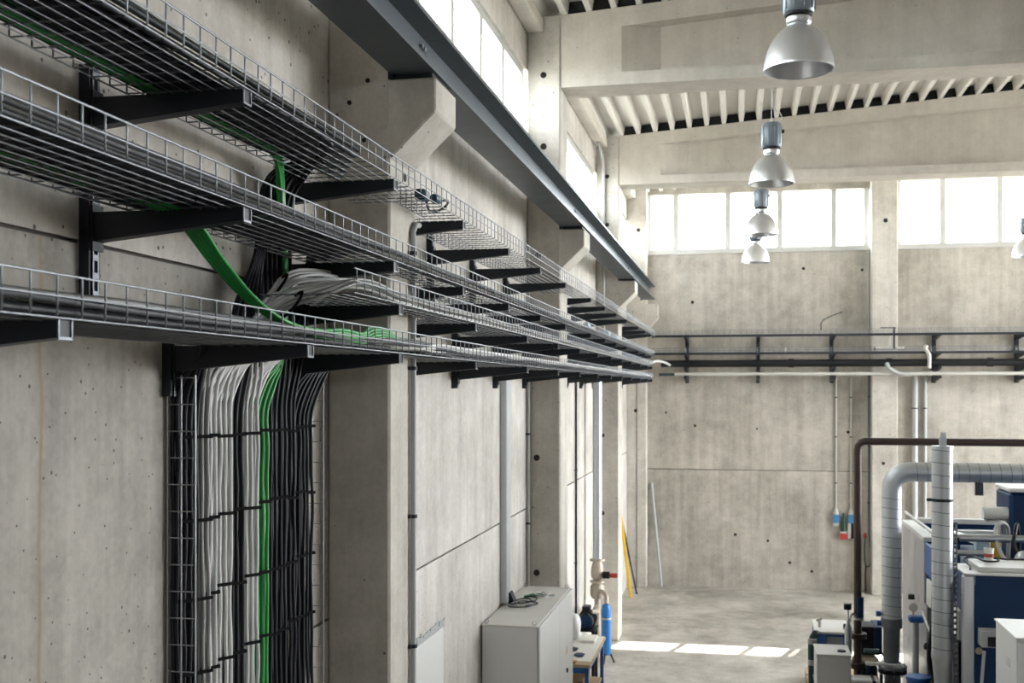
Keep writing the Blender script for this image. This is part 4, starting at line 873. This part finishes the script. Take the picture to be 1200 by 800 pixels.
# fittings on the left side of the machine
c = empty('dosing_valve', (1.76, 12.15, 1.2), 'blue handled valve on the machine side between the two ducts', 'valve')
build('column', MB().cyl((1.76, 12.15, 0.0), (1.76, 12.15, 1.36), 0.032, 14), 'zinc', c, smooth=40)
build('blue_body', B(1.69, 12.09, 1.365, 1.84, 12.21, 1.43), 'blue', c, bevel=0.015)
build('gauge', MB().lathe([(0, 0), (0.045, 0), (0.045, 0.03), (0, 0.03)], (1.73, 12.1, 1.52), 18, 'Y'), 'pvc_white', c, smooth=40)
build('gauge_stem', MB().cyl((1.73, 12.115, 1.43), (1.73, 12.115, 1.50), 0.012, 8), 'brass', c)
build('cap', MB().lathe([(0, 0), (0.035, 0), (0.03, 0.05), (0, 0.05)], (1.715, 12.14, 1.60), 12), 'black', c, smooth=40)
build('handle', MB().cyl((1.80, 12.0, 1.50), (1.83, 11.7, 1.36), 0.012, 8), 'white_paint', c)
o = build('blue_drum', MB().lathe([(0, 0), (0.10, 0), (0.10, 0.30), (0.107, 0.31), (0.107, 0.34), (0.09, 0.345), (0, 0.335)], (1.55, 10.55, 0.86), 24), 'blue', smooth=35)
st = empty('drum_stand', (1.55, 10.55, 0), 'black stand carrying the blue drum beside the upright duct', 'stand')
build('platform', B(1.42, 10.42, 0.83, 1.68, 10.68, 0.86), 'black', st)
for sx in (-1, 1):
    for sy in (-1, 1): build('leg', B(1.55 + sx * 0.11 - 0.015, 10.55 + sy * 0.11 - 0.015, 0, 1.55 + sx * 0.11 + 0.015, 10.55 + sy * 0.11 + 0.015, 0.829), 'black', st)
tag(o, 'small blue drum at the bottom between the two ducts', 'drum')
for i, (p, mat, lab) in enumerate(((((1.80, 11.3, 1.9), (1.78, 11.25, 1.55), (1.74, 11.2, 1.2), (1.80, 11.15, 0.9), (1.78, 11.1, 0.5)), 'black', 'black hose hanging on the machine side behind upright duct'), (((1.82, 10.9, 1.55), (1.76, 10.85, 1.35), (1.80, 10.8, 1.1), (1.77, 10.75, 0.7)), 'pvc_grey', 'grey hose hanging on the machine side behind upright duct'))):
    tag(build('hose', MB().tube(catmull(p, 6), 0.02 - 0.005 * i, 10), mat, smooth=50), lab, 'hose')
c = empty('limit_switch', (1.83, 11.55, 1.05), 'black limit switch with round head on the machine side', 'switch')
build('switch_body', B(1.79, 11.5, 1.0, 1.855, 11.62, 1.22), 'black', c, bevel=0.01); build('switch_head', MB().lathe([(0, 0), (0.05, 0), (0.055, 0.03), (0.04, 0.06), (0, 0.06)], (1.80, 11.56, 1.22), 14), 'black', c, smooth=40)
# things on top of the machine
z = MT - 0.0015
o = build('lid_plate', MB().hexa([(1.96, 10.02, z), (3.6, 10.02, z), (3.6, 10.48, z), (1.96, 10.48, z), (1.95, 10.01, z + 0.045), (3.6, 10.01, z + 0.045), (3.6, 10.48, z + 0.045), (1.95, 10.48, z + 0.045)]), 'white_paint', bevel=0.006); tag(o, 'flat white cover plate lying on the navy machine front', 'plate')
o = build('cup', MB().lathe([(0, 0), (0.034, 0), (0.042, 0.11), (0.044, 0.115), (0.041, 0.115), (0.03, 0.008), (0, 0.008)], (2.095, 10.33, z + 0.047), 20), 'paper', smooth=40); tag(o, 'white paper cup with red print on the machine cover plate', 'cup')
build('print', MB().lathe([(0.0375, 0), (0.0382, 0), (0.0400, 0.03), (0.0393, 0.03)], (2.095, 10.33, z + 0.085), 20), 'red', o)
o = build('lead_coil', MB().tube(catmull([(1.90, 10.1, z + 0.01), (1.93, 10.25, z + 0.012), (1.945, 10.46, z + 0.06), (2.05, 10.25, z + 0.06), (2.13, 10.22, z + 0.065), (2.17, 10.30, z + 0.07), (2.12, 10.37, z + 0.075), (2.25, 10.4, z + 0.06), (2.45, 10.42, z + 0.06)], 6), 0.008, 8), 'cable_black', smooth=50); tag(o, 'black lead coiled around the paper cup on the machine', 'cable')
c = empty('guard_rails', (2.4, 11.2, 2.1), 'pair of light steel guard tubes across the machine top', 'rail')
build('rail_tube', MB().cyl((1.9, 11.0, 2.385), (5.5, 11.0, 2.385), 0.035, 16), 'zinc', c, smooth=40)
build('rail_tube', MB().cyl((1.93, 10.85, 2.265), (2.2, 10.85, 2.265), 0.028, 14), 'zinc', c, smooth=40)
build('end_fitting', MB().cyl((1.93, 11.0, 2.37), (1.97, 11.0, 2.37), 0.04, 14), 'black', c)
for x in (1.95, 3.4): build('support', B(x, 10.98, 2.12, x + 0.03, 11.02, 2.36), 'navy', c)
o = build('support_block', B(2.18, 11.3, 2.126, 2.30, 11.42, 2.36), 'pale_blue', bevel=0.004); tag(o, 'pale blue block on the machine top behind guard tube', 'block')
o = build('support_block', B(2.33, 11.3, 2.126, 2.40, 11.42, 2.36), 'yellow', bevel=0.004); tag(o, 'yellowish block on the machine top behind guard tube', 'block')
c = empty('top_frame', (2.5, 12.4, 2.2), 'white angled frame arm on the machine top', 'frame')
build('arm', MB().hexa([(2.15, 12.75, 2.20), (2.22, 12.75, 2.20), (2.44, 11.62, 2.20), (2.36, 11.62, 2.20), (2.15, 12.75, 2.25), (2.22, 12.75, 2.25), (2.44, 11.62, 2.25), (2.36, 11.62, 2.25)]), 'white_paint', c, bevel=0.004)
build('cross_bar', B(2.15, 12.7, 2.20, 3.4, 12.78, 2.25), 'white_paint', c, bevel=0.004); build('support_leg', B(2.30, 12.02, 2.02, 2.34, 12.06, 2.199), 'navy', c)
build('motor_block', B(2.14, 12.79, 2.20, 2.26, 12.89, 2.32), 'black', c, bevel=0.006)
c = empty('navy_tank', (2.85, 11.6, 2.1), 'navy tank with white lid on the machine top at the right edge', 'tank')
build('tank_body', B(2.50, 11.4, 2.126, 3.2, 12.0, 2.775), 'navy', c, bevel=0.03); build('tank_lid', B(2.49, 11.39, 2.776, 3.21, 12.01, 2.815), 'white_paint', c, bevel=0.01)
o = build('film_roll', MB().lathe([(0, 0), (0.06, 0), (0.062, 0.01), (0.062, 0.22), (0.02, 0.225), (0, 0.225)], (2.28, 11.5, 2.565), 22, 'X'), 'white_paint', smooth=40)
tag(o, 'white roll held above the machine beside the navy tank', 'roll'); r_ = o
c = empty('roll_holder', (2.4, 11.5, 2.126), 'grey stand holding the white roll on the machine', 'stand')
build('post', MB().tube(catmull([(2.42, 11.46, 2.126), (2.42, 11.46, 2.35), (2.425, 11.47, 2.46), (2.40, 11.48, 2.52)], 5), 0.02, 10), 'pvc_grey', c, smooth=50)
build('saddle', B(2.30, 11.45, 2.488, 2.48, 11.55, 2.502), 'pvc_grey', c)
for i, (p, mat, lab) in enumerate(((((2.46, 11.3, 2.126), (2.44, 11.2, 2.45), (2.36, 11.12, 2.52), (2.30, 11.06, 2.44), (2.33, 10.8, 2.22), (2.42, 10.55, 2.27), (2.6, 10.4, 2.30)), 'pvc_grey', 'grey hose looping over the guard tube on machine'), (((2.55, 11.25, 2.14), (2.50, 11.1, 2.50), (2.46, 11.0, 2.47), (2.44, 10.93, 2.30), (2.6, 10.85, 2.15)), 'black', 'black hose looping beside the navy tank'))):
    tag(build('hose', MB().tube(catmull(p, 7), 0.018, 10), mat, smooth=50), lab, 'hose')
c = empty('pneumatic_unit', (2.45, 10.75, 2.12), 'round steel pneumatic unit below the guard tube at right', 'machine unit')
build('drum', MB().lathe([(0, 0), (0.075, 0), (0.085, 0.02), (0.085, 0.10), (0.05, 0.13), (0, 0.13)], (2.47, 10.62, 2.235), 20, 'Y'), 'zinc', c, smooth=40); build('base', B(2.38, 10.60, 2.126, 2.56, 10.78, 2.152), 'black', c)
o = build('white_strut', MB().tube([(1.865, 13.7, 2.33), (2.0, 12.2, 2.235)], 0.016, 8), 'white_paint', smooth=50); tag(o, 'thin white rod slanting across the machine top rail', 'rod')

# control cabinet at the right edge, in front of the machine
c = empty('control_cabinet', (2.2, 8.3, 0), 'light grey control cabinet cut by the right edge, standing before machine', 'cabinet')
build('body', B(1.80, 8.02, 0, 2.6, 8.64, 2.09), 'cabinet_grey', c, bevel=0.005); build('top_plate', B(1.79, 8.0, 2.091, 2.61, 8.65, 2.105), 'white_paint', c, bevel=0.004)
t = build('door', B(1.81, 8.0, 0.05, 2.59, 8.018, 2.07), 'cabinet_grey', c, bevel=0.004); build('door_handle', B(1.845, 7.985, 1.74, 1.875, 7.999, 1.80), 'black', t, bevel=0.004)
build('side_vent', MB().box(1.796, 8.2, 1.86, 1.80, 8.3, 1.87).box(1.796, 8.2, 1.88, 1.80, 8.3, 1.89).box(1.796, 8.2, 1.90, 1.80, 8.3, 1.91), 'pvc_white', c)

# small plant left of the ducts: grey cabinet, blue pump frame, motor, hoses, pallet
c = empty('switch_box', (0.93, 12.1, 0), 'grey upright switch box in front of the blue pump frame', 'cabinet')
build('body', B(0.762, 11.9, 0, 1.10, 12.36, 1.03), 'cabinet_grey', c, bevel=0.006); build('top_plate', B(0.757, 11.89, 1.031, 1.105, 12.37, 1.05), 'white_paint', c, bevel=0.004)
build('front_door', B(0.775, 11.885, 0.05, 1.09, 11.899, 1.015), 'cabinet_grey', c, bevel=0.003)
build('rotary_knob', MB().lathe([(0, 0), (0.045, 0), (0.04, 0.015), (0, 0.015)], (1.02, 12.05, 1.05), 18), 'black', c, smooth=40)
c = empty('pump_frame', (1.05, 14.0, 0.145), 'blue pump frame with white top behind the grey switch box', 'machine')
build('frame_side', B(0.86, 13.6, 0.15, 0.98, 14.3, 0.90), 'blue', c, bevel=0.006); build('frame_side', B(1.17, 13.6, 0.15, 1.25, 14.3, 0.90), 'blue', c, bevel=0.006)
build('frame_bar', B(0.981, 13.6, 0.15, 1.169, 13.66, 0.75), 'blue', c); build('frame_bar', B(0.981, 13.6, 0.87, 1.169, 13.66, 0.90), 'blue', c)
build('white_panel', B(0.981, 13.68, 0.15, 1.169, 13.70, 0.869), 'white_paint', c); build('top_plate', B(0.85, 13.58, 0.901, 1.26, 14.32, 0.925), 'white_paint', c, bevel=0.004)
build('tap', MB().cyl((0.92, 13.85, 0.926), (0.92, 13.85, 1.0), 0.02, 10).cyl((0.88, 13.85, 1.0), (0.95, 13.85, 1.03), 0.014, 8), 'pvc_white', c, smooth=40); build('breather', MB().cyl((1.2, 13.8, 0.926), (1.2, 13.8, 0.985), 0.015, 10), 'black', c)
c = empty('wooden_pallet', (1.2, 14.6, 0), 'wooden pallet on the floor under the blue pump frame', 'pallet')
for i in range(3): build('bearer', B(0.82, 13.45 + i * 0.55, 0, 1.7, 13.55 + i * 0.55, 0.1), 'wood', c)
for i in range(6): build('board', B(0.82 + i * 0.15, 13.42, 0.101, 0.94 + i * 0.15, 14.72, 0.122), 'wood', c)
build('end_board', B(0.815, 14.76, 0.0, 1.7, 15.1, 0.14), 'wood', c)
c = empty('riser_hose', (0.82, 13.5, 0), 'dark green hose with grey couplings standing left of the pump frame', 'hose')
build('hose_tube', MB().tube(catmull([(0.82, 13.35, 0.0), (0.80, 13.35, 0.3), (0.795, 13.38, 0.6), (0.80, 13.42, 0.85), (0.84, 13.45, 0.93), (0.87, 13.5, 0.92)], 5), 0.035, 12), 'teal_hose', c, smooth=50)
for z in (0.42, 0.58, 0.82): build('coupling', MB().cyl((0.805, 13.38, z), (0.808, 13.385, z + 0.06), 0.052, 14), 'pvc_grey', c, smooth=40)
c = empty('dark_motor', (1.4, 13.6, 0), 'black electric motor on a pump between the brown pipe and duct', 'motor')
build('motor_box', B(1.33, 13.5, 0.70, 1.57, 13.85, 1.02), 'black', c, bevel=0.012); build('cover', B(1.50, 13.46, 0.72, 1.585, 13.88, 1.03), 'navy', c, bevel=0.01)
build('pump_head', MB().lathe([(0, 0), (0.13, 0), (0.15, 0.03), (0.15, 0.06), (0.12, 0.09), (0, 0.09)], (1.40, 13.5, 0.60), 22), 'brass', c, smooth=40)
build('pump_body', MB().lathe([(0, 0), (0.12, 0), (0.12, 0.45), (0.10, 0.50), (0, 0.50)], (1.42, 13.5, 0.10), 20), 'black', c, smooth=40); build('base', B(1.2, 13.3, 0, 1.7, 13.9, 0.1), 'navy', c)
build('lead', MB().tube(catmull([(1.58, 13.6, 0.72), (1.66, 13.55, 0.66), (1.72, 13.5, 0.74), (1.74, 13.48, 0.82)], 5), 0.014, 8), 'black', c, smooth=50)
c = empty('gauge_bottle', (1.17, 13.0, 0), 'upright steel bottle with black gauge beside the brown pipe', 'gauge')
build('bottle', MB().lathe([(0, 0), (0.035, 0), (0.04, 0.02), (0.04, 0.30), (0.02, 0.36), (0.012, 0.42), (0, 0.42)], (1.17, 13.0, 0.80), 16), 'zinc', c, smooth=40)
build('stand_pipe', MB().cyl((1.17, 13.0, 0), (1.17, 13.0, 0.80), 0.02, 10), 'zinc', c, smooth=40)
build('gauge_stem', MB().tube(catmull([(1.17, 13.0, 1.2), (1.17, 13.0, 1.27), (1.165, 12.99, 1.31)], 4), 0.009, 8), 'zinc', c); build('gauge_head', MB().lathe([(0, 0), (0.042, 0), (0.042, 0.05), (0.045, 0.055), (0.04, 0.06), (0, 0.06)], (1.162, 12.99, 1.31), 18), 'black', c, smooth=40)
build('gauge_lid', MB().lathe([(0, 0), (0.043, 0), (0.038, 0.014), (0, 0.014)], (1.162, 12.99, 1.372), 18), 'pvc_white', c, smooth=40)
build('link_tube', MB().tube(catmull([(1.19, 13.02, 1.17), (1.21, 13.06, 1.24), (1.235, 13.1, 1.24), (1.265, 13.15, 1.2)], 4), 0.014, 8), 'pvc_white', c, smooth=50)
c = empty('pipe_manifold', (1.45, 12.6, 0), 'low pipe manifold with white beam between brown pipe and duct flange', 'pipe')
build('beam', B(1.33, 12.75, 0.755, 1.52, 12.82, 0.785), 'white_paint', c, bevel=0.004); build('tank', B(1.12, 12.45, 0.3, 1.45, 12.72, 0.66), 'white_paint', c, bevel=0.02)
build('tank_band', B(1.37, 12.445, 0.29, 1.40, 12.725, 0.665), 'black', c); build('cross_pipe', MB().cyl((1.33, 12.95, 0.86), (1.49, 12.95, 0.86), 0.035, 12), 'teal_hose', c, smooth=40)
build('legs', MB().box(1.13, 12.46, 0, 1.17, 12.5, 0.3).box(1.40, 12.46, 0, 1.44, 12.5, 0.3).box(1.34, 12.76, 0, 1.37, 12.8, 0.755).box(1.48, 12.76, 0, 1.51, 12.8, 0.755), 'navy', c)

for o in list(bpy.data.objects):
    if '_o' in o: del o['_o']
